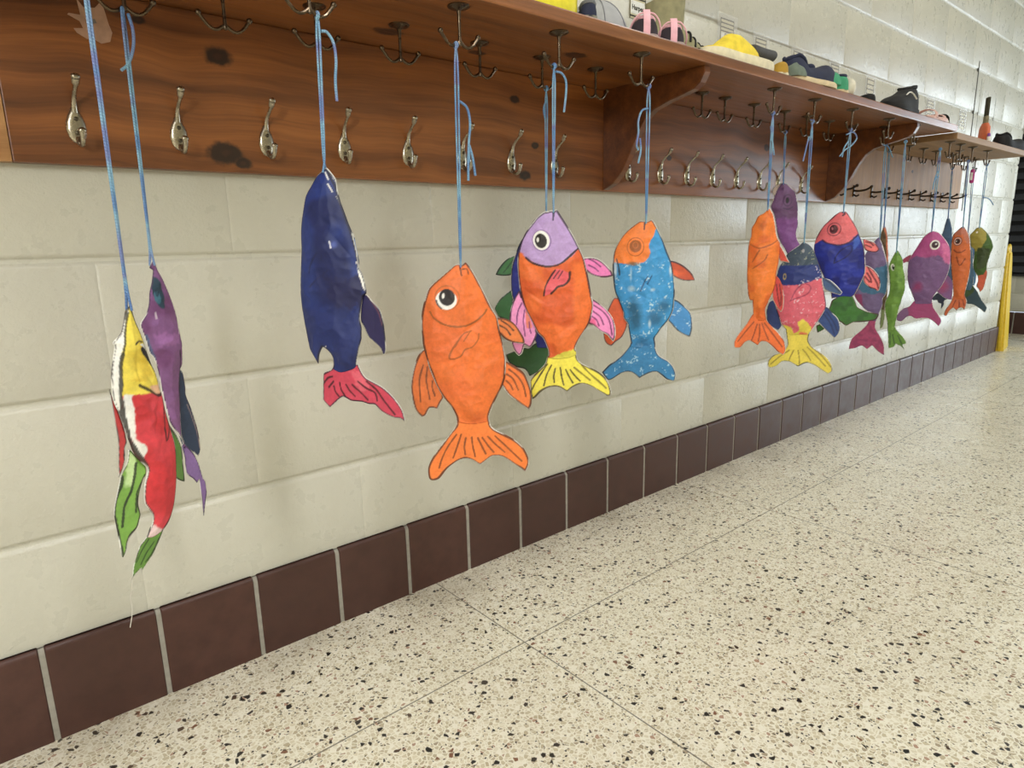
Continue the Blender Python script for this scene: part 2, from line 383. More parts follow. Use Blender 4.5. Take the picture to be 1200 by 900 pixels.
FISH.append({
    "key": "lav",
    "label": "paper fish with lavender head, orange body, yellow tail and pink fins",
    "o": [0.802, -0.265, 0.775],
    "a": -0.768,
    "top": [0.808, -0.265, 1.006],
    "edge": (1.0, 1.2, (50, 35, 45)),
    "res": 1.25,
    "tails": [[(810, -265, 1001), (824, -265, 1000), (834, -265, 989), (834, -265, 969), (829, -265, 939)]],
    "thread": None,
    "parts": [
        ("body", 15, [-87, -9, -177, -26, -277, -101, -379, -215, -481, -349, -554, -484, -607, -640, -640, -759, -649, -918, -637, -1118, -620, -1320, -583,
            -1504, -505, -1730, -405, -1938, -305, -2147, -203, -2252, -132, -2421, -112, -2505, -113, -2611, 43, -2634, 250, -2615, 396, -2553, 385, -2427, 457,
            -2261, 560, -2096, 641, -1953, 691, -1749, 691, -1586, 670, -1505, 629, -1262, 578, -1021, 527, -822, 437, -623, 338, -426, 219, -229, 120, -72, 52,
            26, 2, -11, -28, 5]),
        ("tail", 3, [-123, -2568, -166, -2695, -208, -2758, -336, -2885, -453, -3013, -465, -3120, -457, -3272, -427, -3391, -363, -3359, -256, -3251, -129,
            -3177, -3, -3156, 102, -3179, 227, -3255, 311, -3180, 437, -3117, 562, -3118, 687, -3172, 834, -3259, 959, -3336, 1022, -3325, 1042, -3261, 999,
            -3111, 915, -2982, 790, -2874, 623, -2788, 499, -2723, 416, -2638, 389, -2469, 209, -2509, 2, -2549]),
        ("pelvic_fin", 2, [-622, -1381, -668, -1441, -706, -1502, -782, -1685, -818, -1891, -815, -2057, -786, -2350, -727, -2498, -655, -2573, -591, -2521,
            -547, -2374, -454, -2417, -391, -2355, -315, -2168, -355, -2042, -434, -1834, -534, -1648]),
        ("dorsal_fin", 2, [517, -832, 657, -815, 797, -857, 918, -949, 1019, -1070, 1044, -1150, 920, -1177, 779, -1165, 658, -1122, 568, -1041]),
        ("anal_fin", 2, [670, -1545, 823, -1649, 945, -1753, 1048, -1897, 1100, -2062, 1103, -2248, 1063, -2331, 1001, -2268, 949, -2205, 826, -2141, 703,
            -2036, 611, -1973, 661, -1748]),
    ],
    "paint": {
        "body": [
            ("base", (238, 112, 38)),
            ("blob", (215, 85, 25), 28),
            ("poly", (182, 150, 205), 2.5, [-56, 125, 102, 121, 477, -624, 297, -798, 115, -923, -66, -953, -248, -930, -389, -863, -489, -792, -588, -700, -710,
                -698, -579, -229]),
            ("poly", (225, 215, 70), 2, [-145, -2632, -19, -2591, 106, -2518, 251, -2478, 416, -2427, 623, -2788, -209, -2780]),
            ("poly", (228, 90, 100), 1, [14, -1010, 135, -1013, 215, -1054, 276, -1115, 255, -1215, 174, -1284, 72, -1312, -9, -1392, -132, -1461, -183, -1450,
                -151, -1308, -89, -1169]),
            ("line", (35, 28, 26), 2.05, [-183, -1470, -151, -1308, -68, -1149, 24, -1021]),
            ("line", (35, 28, 26), 2.64, [282, -1065, 265, -1195, 184, -1284, 72, -1312, 11, -1372, -50, -1432]),
            ("line", (90, 40, 60), 1.46, [95, -1032, -8, -1170]),
            ("line", (90, 40, 60), 1.46, [155, -1043, 73, -1172]),
            ("line", (35, 28, 26), 2.34, [-489, -801, -389, -883, -248, -936, -87, -959, 75, -932, 216, -845, 337, -739, 437, -653]),
            ("ring", (110, 80, 140), [-209, -511], 15.75, 17.57, 15, 1.46),
            ("ell", (240, 238, 232), [-217, -507], 14.4, 16.69, 15),
            ("ell", (35, 28, 26), [-223, -515], 10.5, 12.59, 15),
            ("ell", (240, 238, 232), [-277, -496], 2.25, 4.1, 0),
            ("line", (60, 50, 80), 2.2, [-28, -1, 2, -50, -9, -165]),
        ],
        "tail": [
            ("base", (240, 226, 70)),
            ("line", (35, 28, 26), 1.9, [-135, -2727, -252, -2907, -359, -3078, -424, -3207]),
            ("line", (35, 28, 26), 1.9, [-58, -2749, -148, -2930, -202, -3133]),
            ("line", (35, 28, 26), 1.9, [10, -2814, -18, -2952, -9, -3070]),
            ("line", (35, 28, 26), 1.9, [104, -2793, 124, -2953, 165, -3125]),
            ("line", (35, 28, 26), 1.9, [202, -2830, 270, -2976, 332, -3084]),
            ("line", (35, 28, 26), 1.9, [285, -2838, 374, -2956, 468, -3053]),
            ("line", (130, 115, 30), 2.2, [354, -2796, 499, -2914, 645, -3033]),
            ("line", (130, 115, 30), 2.2, [489, -2744, 624, -2894, 791, -3045, 937, -3185]),
        ],
        "pelvic_fin": [
            ("base", (240, 150, 205)),
            ("poly", (238, 130, 110), 1.5, [-526, -1751, -485, -1751, -406, -2021, -428, -2062, -510, -2061]),
            ("line", (120, 40, 110), 1.61, [-585, -1606, -660, -1769, -685, -1996]),
            ("line", (120, 40, 110), 1.61, [-536, -1730, -560, -1936, -534, -2206]),
            ("line", (120, 40, 110), 1.61, [-457, -1947, -448, -2062, -425, -2156]),
        ],
        "dorsal_fin": [
            ("base", (232, 118, 185)),
            ("line", (100, 35, 90), 1.76, [617, -844, 717, -895, 828, -986]),
            ("line", (100, 35, 90), 1.76, [618, -953, 718, -1004, 788, -1065]),
        ],
        "anal_fin": [
            ("base", (240, 140, 200)),
            ("poly", (235, 95, 150), 3, [621, -1891, 743, -1893, 805, -2079, 744, -2119, 621, -2014]),
            ("line", (110, 30, 90), 1.76, [711, -1668, 864, -1772, 987, -1937, 1041, -2206]),
            ("line", (110, 30, 90), 1.76, [691, -1769, 824, -1873, 886, -2018]),
            ("line", (110, 30, 90), 1.76, [671, -1861, 763, -1934, 805, -2038]),
        ],
    },
})
FISH.append({
    "key": "green_navy",
    "label": "navy paper fish with green fins and tail, half hidden behind the lavender-headed fish",
    "o": [0.903, -0.14, 0.78],
    "a": -0.7574,
    "top": [0.908, -0.14, 1.012],
    "edge": (0.8, 1.2, (25, 30, 30)),
    "res": 1.6,
    "tails": [[(906, -140, 987), (899, -140, 971), (903, -140, 953)]],
    "thread": None,
    "parts": [
        ("body", 13, [-14, 15, -127, -48, -254, -166, -405, -394, -546, -614, -642, -836, -704, -1016, -732, -1243, -737, -1472, -707, -1704, -552, -2126,
            -323, -2484, -231, -2651, -208, -2723, 51, -2727, 146, -2656, 382, -2423, 615, -1958, 616, -1727, 502, -1040, 389, -590, 255, -254, 76, -9]),
        ("tail", 3, [-231, -2627, -374, -2721, -492, -2719, -707, -2788, -874, -2858, -807, -3028, -666, -3126, -476, -3177, -383, -3324, -216, -3253, 47,
            -3135, 236, -3234, 379, -3139, 238, -2897, 75, -2656]),
        ("pelvic_fin", 2, [-608, -837, -712, -857, -852, -945, -971, -1079, -1044, -1214, -882, -1240, -720, -1220, -671, -1107]),
        ("anal_fin", 2, [-729, -1530, -862, -1614, -1012, -1757, -1089, -1901, -1048, -2019, -1006, -2078, -788, -2170, -697, -2054, -692, -1820]),
    ],
    "paint": {
        "body": [
            ("base", (28, 38, 130)),
        ],
        "tail": [
            ("base", (35, 85, 38)),
        ],
        "pelvic_fin": [
            ("base", (55, 115, 60)),
            ("line", (25, 60, 30), 1.65, [-679, -926, -785, -1060, -881, -1172]),
        ],
        "anal_fin": [
            ("base", (45, 100, 50)),
        ],
    },
})
FISH.append({
    "key": "orange_blue",
    "label": "paper fish with orange head patch and sky-blue body and tail",
    "o": [1.059, -0.265, 0.757],
    "a": -0.9035,
    "top": [1.058, -0.265, 1.015],
    "edge": (1.0, 1.1, (35, 40, 50)),
    "res": 1.4,
    "tails": [[(1057, -265, 969), (1039, -265, 963), (1029, -265, 943), (1030, -265, 923), (1025, -265, 900), (1031, -265, 891)], [(1035, -265, 913),
        (1038, -265, 891), (1031, -265, 867)]],
    "thread": None,
    "parts": [
        ("body", 15, [-30, 8, -109, 20, -206, -35, -342, -139, -459, -263, -557, -419, -625, -576, -653, -775, -650, -997, -628, -1219, -595, -1403, -522,
            -1567, -427, -1814, -415, -1938, -332, -2062, -288, -2270, -254, -2458, -242, -2542, -17, -2561, 226, -2580, 240, -2475, 225, -2350, 279, -2267, 376,
            -2122, 491, -1978, 584, -1754, 597, -1532, 601, -1351, 563, -1052, 507, -794, 433, -616, 329, -360, 247, -183, 165, -26, 105, 43, 57, 16, 28, 7]),
        ("tail", 3, [-254, -2437, -284, -2522, -405, -2671, -568, -2821, -713, -2930, -848, -3083, -794, -3169, -710, -3254, -605, -3208, -481, -3120, -337,
            -3074, -233, -3083, -150, -3135, -66, -3198, 15, -3143, 157, -3076, 279, -3064, 382, -3125, 486, -3208, 608, -3249, 658, -3226, 674, -3099, 620,
            -2952, 515, -2828, 372, -2746, 289, -2663, 236, -2538, 103, -2476, -101, -2467]),
        ("pelvic_fin", 2, [-624, -1505, -725, -1690, -785, -1855, -824, -2063, -833, -2273, -811, -2400, -759, -2484, -665, -2525, -573, -2440, -450, -2355,
            -370, -2208, -332, -2062, -405, -1938, -428, -1752, -523, -1526]),
        ("dorsal_fin", 2, [497, -784, 614, -805, 752, -876, 871, -977, 952, -1076, 1004, -1176, 859, -1194, 723, -1173, 604, -1122, 544, -1071]),
        ("anal_fin", 2, [578, -1552, 677, -1592, 798, -1694, 920, -1815, 964, -1957, 971, -2140, 937, -2304, 898, -2315, 778, -2264, 656, -2182, 553, -2060,
            481, -1958, 563, -1713]),
    ],
    "paint": {
        "body": [
            ("base", (244, 128, 42)),
            ("poly", (52, 150, 212), 1.5, [207, -143, 162, -278, 76, -393, 59, -510, 101, -610, 64, -708, -14, -786, -191, -843, -371, -820, -532, -807, -608,
                -786, -672, -875, -700, -4220, 1164, -4157, 1019, -279, 321, -69]),
            ("speck2", (190, 225, 240), 0.5, [65, -767, 574, -775, 673, -1452, 618, -1572, 310, -2683, -301, -2691, -646, -1443, -652, -876]),
            ("soft", (35, 90, 122), [-215, -1732], 15.3, 23.6),
            ("soft", (35, 92, 125), [-171, -1979], 13.6, 20.23),
            ("soft", (40, 100, 140), [403, -1672], 15.3, 13.49),
            ("soft", (38, 98, 138), [211, -1917], 17.0, 16.86),
            ("soft", (42, 115, 172), [-18, -2519], 30.6, 23.6),
            ("soft", (110, 95, 70), [-231, -822], 13.6, 4.22),
            ("soft", (215, 230, 238), [-600, -957], 3.74, 16.86),
            ("soft", (160, 205, 232), [-278, -1041], 2.21, 13.49),
            ("soft", (205, 228, 238), [505, -952], 3.06, 13.49),
            ("soft", (175, 212, 235), [-263, -1324], 6.8, 5.9),
            ("soft", (175, 212, 235), [157, -1348], 5.1, 3.37),
            ("soft", (185, 212, 228), [113, -2040], 2.72, 8.43),
            ("ring", (170, 85, 30), [-198, -490], 16.32, 17.87, 0, 1.69),
            ("ell", (165, 90, 35), [-198, -476], 11.56, 12.14, 0),
            ("ring", (215, 120, 50), [-198, -456], 5.1, 5.9, 0, 1.35),
            ("line", (50, 50, 60), 2.19, [-21, 8, -29, -60, -33, -147]),
            ("line", (30, 80, 130), 2.02, [52, -1085, -5, -1185, -82, -1366]),
            ("line", (30, 80, 130), 2.02, [135, -1066, 55, -1226]),
            ("line", (50, 60, 70), 2.19, [-573, -727, -531, -877, -509, -1039]),
        ],
        "tail": [
            ("base", (40, 125, 180)),
            ("speck", (170, 210, 230), 0.35),
        ],
        "pelvic_fin": [
            ("base", (225, 90, 35)),
        ],
        "dorsal_fin": [
            ("base", (232, 98, 45)),
            ("blob", (190, 70, 35), 12),
        ],
        "anal_fin": [
            ("base", (60, 140, 205)),
            ("speck", (190, 220, 240), 0.7),
        ],
    },
})
FISH.append({
    "key": "blue",
    "label": "dark blue paper fish with crimson striped tail, third of the row from the left",
    "o": [0.382, -0.265, 0.821],
    "a": -1.1026,
    "top": [0.392, -0.265, 1.017],
    "edge": (0.7, 1.0, (22, 22, 50)),
    "res": 1.25,
    "tails": [[(392, -265, 991), (400, -265, 991), (408, -265, 980), (410, -265, 960), (407, -265, 934), (407, -265, 909)]],
    "thread": None,
    "parts": [
        ("body", 11, [16, 17, -53, -22, -134, -76, -242, -201, -341, -315, -395, -461, -443, -625, -479, -807, -499, -1037, -544, -1309, -586, -1626, -584,
            -1883, -559, -2109, -527, -2370, -514, -2436, -436, -2565, -383, -2636, -348, -2494, -277, -2385, -202, -2423, -130, -2501, -120, -2598, -130, -2697,
            4, -2739, 243, -2661, 292, -2546, 345, -2367, 394, -2239, 396, -2207, 407, -2082, 392, -1988, 419, -1833, 470, -1663, 529, -1616, 521, -1495, 486,
            -1359, 439, -1269, 427, -1097, 377, -829, 325, -695, 267, -532, 223, -414, 184, -238, 176, -136, 111, -46, 44, 22]),
        ("tail", 3, [-127, -2664, -171, -2708, -305, -2757, -328, -2841, -362, -3112, -359, -3180, -247, -3273, -160, -3207, -21, -3105, 48, -3108, 143,
            -3143, 317, -3146, 429, -3171, 524, -3172, 612, -3255, 720, -3311, 829, -3343, 921, -3351, 991, -3394, 957, -3227, 865, -3089, 763, -2984, 640, -2896,
            422, -2796, 353, -2720, 296, -2602, 168, -2649, -13, -2707]),
        ("pectoral_fin", 2, [314, -813, 377, -829, 411, -1067, 436, -1194, 400, -1299, 284, -1359, 211, -1435, 175, -1420, 204, -1207, 275, -1042]),
        ("anal_fin", 2, [453, -1648, 517, -1647, 601, -1738, 702, -1843, 737, -1980, 750, -2164, 754, -2351, 758, -2304, 738, -2445, 692, -2455, 661, -2370,
            575, -2295, 489, -2220, 426, -2081, 387, -1988, 412, -1802]),
    ],
    "paint": {
        "body": [
            ("base", (26, 48, 118)),
            ("blob", (18, 28, 82), 30),
            ("poly", (26, 42, 105), 8, [-645, -1884, 425, -1863, 380, -2398, -787, -3126]),
            ("poly", (24, 28, 78), 8, [-61, -1404, 501, -1405, 473, -1739, 168, -1806, -28, -1652]),
            ("poly", (240, 238, 232), 0.8, [46, 44, 132, -19, 212, -138, 192, -253, 156, -150, 93, -45]),
            ("poly", (240, 238, 232), 0.8, [409, -1194, 476, -1269, 554, -1647, 513, -1586, 470, -1450, 426, -1314]),
            ("poly", (210, 205, 205), 0.8, [-311, -2427, -195, -2357, -246, -2473, -356, -2660, -370, -2545]),
            ("line", (15, 18, 45), 1.95, [34, 16, 152, -193, 251, -502, 308, -680, 368, -829]),
            ("line", (240, 238, 232), 1.08, [78, -189, 128, -286]),
            ("line", (240, 238, 232), 1.08, [182, -354, 224, -443]),
            ("line", (240, 238, 232), 0.98, [29, -34, 84, -131]),
            ("line", (20, 28, 80), 1.95, [-163, -1081, -295, -1233, -336, -1342]),
            ("line", (20, 28, 80), 1.95, [-80, -1112, -105, -1173]),
            ("line", (20, 28, 80), 1.73, [26, -1297, -157, -1404, -346, -1529]),
            ("soft", (75, 92, 170), [114, -972], 5.6, 5.42),
            ("line", (235, 235, 240), 0.98, [62, -926, 82, -1016]),
        ],
        "tail": [
            ("base", (205, 62, 88)),
            ("poly", (225, 95, 115), 5, [162, -2714, 354, -2703, 450, -2924, 291, -3000]),
            ("line", (60, 15, 30), 1.84, [-160, -2806, -243, -2836, -311, -2907]),
            ("line", (60, 15, 30), 1.84, [-148, -2880, -236, -2969]),
            ("line", (60, 15, 30), 1.84, [-144, -2947, -122, -3028, -69, -3091]),
            ("line", (60, 15, 30), 1.84, [-40, -2890, -20, -2988, 49, -3100]),
            ("line", (60, 15, 30), 1.84, [66, -2916, 135, -3011, 207, -3072]),
            ("line", (60, 15, 30), 1.84, [173, -2909, 291, -3000, 416, -3106]),
            ("line", (60, 15, 30), 1.84, [274, -2854, 410, -2943, 538, -2999, 567, -3111]),
            ("line", (60, 15, 30), 1.84, [418, -2845, 561, -2949, 662, -3088, 833, -3294]),
            ("line", (60, 15, 30), 1.84, [-140, -2698, -308, -2782]),
        ],
        "pectoral_fin": [
            ("base", (70, 125, 205)),
            ("poly", (240, 238, 232), 0.6, [314, -813, 377, -829, 233, -1094, 163, -1450, 204, -1207, 269, -1012]),
            ("poly", (70, 125, 205), 0.6, [356, -917, 393, -962, 427, -1194, 391, -1299, 268, -1328, 228, -1359, 241, -1207, 312, -1043]),
        ],
        "anal_fin": [
            ("base", (36, 30, 80)),
            ("line", (120, 70, 80), 0.87, [516, -1662, 665, -1859, 721, -2072]),
        ],
    },
})
FISH.append({
    "key": "yellow_red",
    "label": "paper fish with yellow head, red body and green fins, nearest on the far left",
    "o": [0.132, -0.265, 0.659],
    "a": 0.4901,
    "top": [0.136, -0.265, 0.96],
    "edge": (0.8, 0.5, (50, 40, 40)),
    "res": 1.25,
    "tails": [],
    "thread": [(94, -265, 336), (92, -265, 324), (89, -265, 313), (89, -265, 296), (84, -265, 275)],
    "parts": [
        ("body", 8, [-3, 0, -53, -46, -92, -157, -147, -279, -258, -366, -246, -419, -287, -541, -338, -724, -356, -876, -360, -986, -341, -1082, -309, -1183,
            -281, -1364, -247, -1510, -213, -1658, -145, -1791, -64, -1903, -84, -1981, -130, -2079, -164, -2288, -121, -2406, -85, -2479, -103, -2589, -203,
            -2722, -115, -2761, 32, -2730, 142, -2634, 227, -2471, 280, -2296, 310, -2156, 320, -2092, 353, -1776, 324, -1533, 282, -1277, 271, -1090, 252, -1008,
            226, -821, 179, -675, 148, -534, 106, -326, 58, -162, 36, -29, 25, 36]),
        ("tail", 2, [-132, -2621, -203, -2722, -306, -2791, -370, -2907, -420, -2984, -455, -3111, -465, -3143, -417, -3102, -335, -3070, -326, -3105, -255,
            -3051, -148, -2969, -49, -2851, 47, -2713, -33, -2649]),
        ("dorsal_fin", 1.5, [-370, -841, -370, -1049, -366, -1274, -361, -1463, -388, -1670, -423, -1903, -353, -1805, -307, -1697, -290, -1579, -257, -1521,
            -268, -1368, -305, -1158, -354, -948]),
        ("pectoral_fin", 2, [-241, -1607, -288, -1758, -377, -1865, -423, -1972, -518, -2204, -537, -2307, -531, -2546, -530, -2758, -516, -2850, -460, -2777,
            -405, -2659, -285, -2569, -242, -2487, -217, -2425, -226, -2292, -190, -2164, -123, -2032, -77, -1984, -67, -1873, -153, -1746]),
        ("anal_fin", 1.5, [319, -1459, 400, -1583, 459, -1749, 475, -1873, 461, -2020, 450, -2259, 355, -2195, 310, -2104, 333, -1903, 338, -1654]),
    ],
    "paint": {
        "body": [
            ("base", (222, 60, 72)),
            ("blob", (200, 38, 45), 25),
            ("poly", (245, 222, 75), 1.5, [-34, 67, 487, 21, 324, -1009, 200, -983, 258, -1016, 101, -1017, -62, -1001, -275, -979, -401, -905]),
            ("blob2", (225, 190, 40), 20, [-169, -328, 56, -359, 183, -896, -247, -808]),
            ("poly", (240, 238, 232), 1.8, [-258, -957, -133, -985, -170, -1030, -161, -1153, -170, -1300, -175, -1421, -163, -1535, -72, -1618, -77, -1700, -110,
                -1760, -185, -1666, -280, -1271]),
            ("poly", (235, 205, 205), 3, [-105, -2603, -37, -2677, 37, -2724, -20, -2774, -207, -2749, -198, -2695]),
            ("poly", (240, 238, 232), 0.5, [22, 62, -95, -131, -161, -277, -274, -338, -360, -656, -388, -908, -367, -945, -349, -1107, -321, -1260, -280, -1271,
                -287, -1095, -253, -839, -240, -678, -198, -504, -110, -310, -58, -123, -14, -24]),
            ("line", (50, 48, 45), 2.87, [-181, -507, -217, -579, -251, -742, -279, -932, -283, -1070, -274, -1232, -251, -1441, -183, -1653, -114, -1787, -71,
                -1900]),
            ("line", (60, 58, 40), 1.53, [-34, -61, -80, -210, -121, -334, -158, -433, -181, -507]),
            ("line", (35, 28, 26), 1.91, [-64, -1903, -105, -2016, -142, -2103, -164, -2288, -85, -2479, -103, -2589, -203, -2722]),
            ("line", (35, 70, 80), 1.91, [22, -28, 66, -202, 97, -285]),
            ("poly", (35, 30, 35), 0.7, [37, -476, 97, -472, 144, -560, 195, -719, 166, -707, 80, -577]),
            ("poly", (240, 240, 240), 0.5, [43, -437, 104, -433, 148, -534, 97, -472]),
            ("line", (35, 28, 26), 1.53, [-13, -422, 35, -396, 92, -411]),
            ("line", (35, 28, 26), 2.49, [-46, -896, 76, -983, 159, -1043, 226, -1072, 264, -1032]),
            ("poly", (238, 190, 150), 1.5, [83, -937, 175, -943, 254, -945, 256, -1030, 191, -1043, 107, -983]),
            ("line", (60, 20, 25), 1.34, [265, -1230, 217, -1431, 208, -1638, 272, -1547, 295, -1453, 277, -1304]),
        ],
        "tail": [
            ("base", (105, 150, 60)),
            ("line", (45, 70, 30), 1.15, [-178, -2762, -286, -2859, -379, -2961]),
            ("line", (45, 70, 30), 1.15, [-109, -2824, -233, -2914, -327, -3016]),
            ("line", (45, 70, 30), 1.15, [-42, -2809, -160, -2948, -265, -3016]),
        ],
        "dorsal_fin": [
            ("base", (195, 55, 55)),
            ("line", (35, 28, 26), 1.72, [-263, -1519, -314, -1653, -317, -1762]),
        ],
        "pectoral_fin": [
            ("base", (130, 180, 75)),
            ("poly", (205, 235, 165), 3, [-241, -1649, -167, -1742, -249, -2064, -360, -2023]),
            ("line", (40, 50, 35), 2.49, [-371, -1915, -402, -2014, -494, -2145, -526, -2270, -527, -2520, -506, -2791]),
            ("line", (40, 50, 35), 2.49, [-178, -1808, -238, -1997, -303, -2121, -399, -2266, -463, -2478]),
            ("line", (40, 50, 35), 1.72, [-91, -1979, -198, -2118, -232, -2190, -269, -2375]),
            ("line", (35, 28, 26), 2.29, [-456, -2750, -400, -2633, -285, -2569]),
        ],
        "anal_fin": [
            ("base", (92, 135, 60)),
            ("line", (35, 28, 26), 1.72, [336, -1507, 447, -1715, 466, -1931, 444, -2242]),
        ],
    },
})
FISH.append({
    "key": "purple",
    "label": "crumpled purple paper fish with dark blue side fin, second from the left",
    "o": [0.188, -0.14, 0.706],
    "a": 0.5261,
    "top": [0.196, -0.14, 1.007],
    "edge": (0.6, 0.6, (60, 40, 70)),
    "res": 1.4,
    "tails": [[(199, -140, 1007), (202, -140, 989), (200, -140, 969), (192, -140, 949), (183, -140, 940)]],
    "thread": None,
    "parts": [
        ("body", 8, [-3, 33, -56, -68, -7, -100, -49, -246, -109, -390, -142, -536, -207, -664, -314, -785, -274, -962, -236, -1165, -179, -1251, -138, -1445,
            -130, -1682, -66, -2154, 69, -2406, 118, -2605, 140, -2595, 126, -2489, 101, -2398, 120, -2154, 149, -1914, 165, -1714, 219, -1481, 270, -1410, 314,
            -1134, 308, -1053, 294, -892, 272, -669, 212, -446, 135, -227, 66, -88, 39, 17]),
        ("anal_fin", 2, [212, -1464, 272, -1524, 287, -1740, 278, -1862, 358, -2132, 413, -2454, 413, -2697, 359, -2793, 267, -2703, 123, -2573, 77, -2358,
            133, -2075, 172, -1772]),
        ("tail", 2, [87, -2545, 116, -2740, 102, -2957, 207, -3080, 266, -3172, 311, -3135, 309, -3240, 310, -3373, 308, -3731, 379, -3490, 421, -3362, 416,
            -3182, 389, -3146, 342, -2900, 282, -2742, 198, -2613, 131, -2524]),
    ],
    "paint": {
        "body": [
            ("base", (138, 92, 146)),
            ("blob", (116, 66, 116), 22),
            ("poly", (165, 110, 175), 5, [-195, -913, 245, -957, 241, -1099, -78, -1083]),  # pale purple highlight painted into the body colour
            ("ell", (35, 62, 80), [12, -400], 7.8, 21.41, 7),
            ("ell", (60, 110, 130), [-12, -458], 4.55, 8.78, 5),
            ("line", (25, 40, 60), 1.32, [-16, -367, -10, -443, 18, -385]),
            ("line", (80, 100, 140), 2.75, [-252, -936, -217, -1153, -179, -1251, -162, -1424]),
            ("line", (205, 190, 205), 1.54, [-81, -655, -84, -730]),
            ("line", (230, 225, 225), 0.99, [220, -454, 275, -771, 271, -976]),
            ("line", (45, 35, 50), 1.43, [243, -1211, 219, -1481, 156, -1744, 136, -1993, 120, -2154]),
        ],
        "anal_fin": [
            ("base", (45, 62, 88)),
            ("line", (150, 130, 130), 0.88, [277, -1995, 380, -2393, 399, -2675]),
        ],
        "tail": [
            ("base", (140, 108, 170)),
            ("line", (70, 60, 90), 1.32, [102, -2957, 207, -3080, 268, -3163]),
        ],
    },
})
FISH.append({
    "key": "orange_narrow",
    "label": "narrow creased orange paper fish turned partly sideways, with red side fins",
    "o": [1.53, -0.265, 0.789],
    "a": -1.0696,
    "top": [1.526, -0.265, 1.025],
    "edge": (0.6, 1.0, (190, 80, 30)),
    "res": 1.8,
    "tails": [[(1520, -265, 979), (1532, -265, 947), (1544, -265, 915)], [(1527, -265, 1014), (1528, -265, 976), (1524, -265, 946)]],
    "thread": None,
    "parts": [
        ("body", 16, [-10, -10, -84, -88, -210, -165, -281, -326, -353, -461, -357, -626, -401, -819, -412, -1125, -406, -1491, -368, -1974, -301, -2217,
            -233, -2230, -223, -2403, -199, -2604, -139, -2719, 38, -2744, 101, -2671, 76, -2456, 133, -2284, 214, -2084, 279, -1830, 288, -1550, 324, -1273, 333,
            -998, 323, -833, 233, -613, 176, -313, 126, -123, 40, 15]),
        ("tail", 3, [-201, -2575, -338, -2810, -518, -3079, -619, -3289, -611, -3453, -472, -3448, -368, -3311, -247, -3262, -120, -3332, -49, -3373, 27,
            -3268, 177, -3292, 318, -3404, 461, -3545, 571, -3599, 617, -3481, 578, -3279, 431, -3052, 261, -2883, 132, -2742, 84, -2599, -54, -2544]),
        ("dorsal_fin", 2, [272, -832, 325, -861, 411, -999, 499, -1165, 572, -1303, 428, -1274, 348, -1246, 281, -997]),
        ("anal_fin", 2, [265, -1606, 377, -1718, 454, -1914, 496, -2166, 497, -2393, 452, -2521, 339, -2395, 233, -2169, 233, -1943]),
    ],
    "paint": {
        "body": [
            ("base", (242, 125, 35)),
            ("blob", (225, 100, 25), 20),
            ("soft", (190, 95, 45), [-119, -386], 10.0, 12.25),
            ("line", (170, 80, 25), 2.04, [-346, -848, -142, -935, 117, -857, 267, -750]),
            ("line", (160, 75, 25), 2.04, [-284, -1267, -187, -1073, -139, -990]),
            ("line", (160, 75, 25), 2.04, [-275, -1435, -19, -1242, 52, -1104]),
        ],
        "tail": [
            ("base", (242, 112, 38)),
            ("line", (150, 60, 25), 2.04, [-176, -2778, -329, -2986, -535, -3286]),
            ("line", (150, 60, 25), 2.04, [-92, -2834, -159, -3098, -206, -3246]),
            ("line", (150, 60, 25), 2.04, [-38, -2833, -23, -3094, -41, -3270]),
            ("line", (150, 60, 25), 2.04, [15, -2803, 108, -3032, 201, -3233]),
            ("line", (150, 60, 25), 2.04, [82, -2801, 300, -3085, 532, -3397]),
        ],
        "dorsal_fin": [
            ("base", (205, 60, 40)),
        ],
        "anal_fin": [
            ("base", (205, 58, 55)),
            ("line", (110, 20, 25), 2.04, [305, -1830, 348, -2111, 416, -2365]),
            ("line", (110, 20, 25), 2.04, [371, -1830, 427, -2111, 441, -2337]),
        ],
    },
})
FISH.append({
    "key": "dusty_purple",
    "label": "dusty purple paper fish high behind the narrow orange one, small black eye",
    "o": [1.836, -0.14, 0.871],
    "a": -1.0875,
    "top": [1.826, -0.14, 1.019],
    "edge": (0.6, 0.8, (80, 50, 90)),
    "res": 1.9,
    "tails": [],
    "thread": None,
    "parts": [
        ("body", 14, [-32, 13, -117, -83, -197, -267, -247, -455, -297, -643, -190, -903, -29, -1551, 210, -1944, 287, -2205, 430, -2533, 574, -2862, 695,
            -2861, 794, -2535, 703, -2080, 527, -1691, 435, -1433, 457, -1084, 412, -609, 346, -293, 217, -131, 90, -15]),
        ("tail", 3, [569, -2796, 462, -3027, 354, -3261, 481, -3326, 658, -3224, 785, -3289, 968, -3320, 1020, -3188, 825, -2992, 721, -2796]),
        ("paper_flap", 1, [-33, 22, -180, -48, -267, -107, -274, -264, -205, -393, -328, -642, -267, -629, -167, -269]),
    ],
    "paint": {
        "body": [
            ("base", (118, 82, 128)),
            ("blob", (100, 62, 105), 16),
            ("poly", (135, 80, 150), 8, [-154, -1000, 513, -1022, 703, -2080, 218, -2074]),
            ("ring", (80, 55, 90), [143, -478], 11.0, 15.47, 0, 2.14),
            ("ell", (30, 25, 40), [133, -478], 4.84, 8.57, 0),
            ("line", (75, 50, 85), 2.14, [41, -689, 164, -725, 281, -666]),
        ],
        "tail": [
            ("base", (110, 70, 120)),
        ],
        "paper_flap": [
            ("base", (190, 168, 155)),
        ],
    },
})
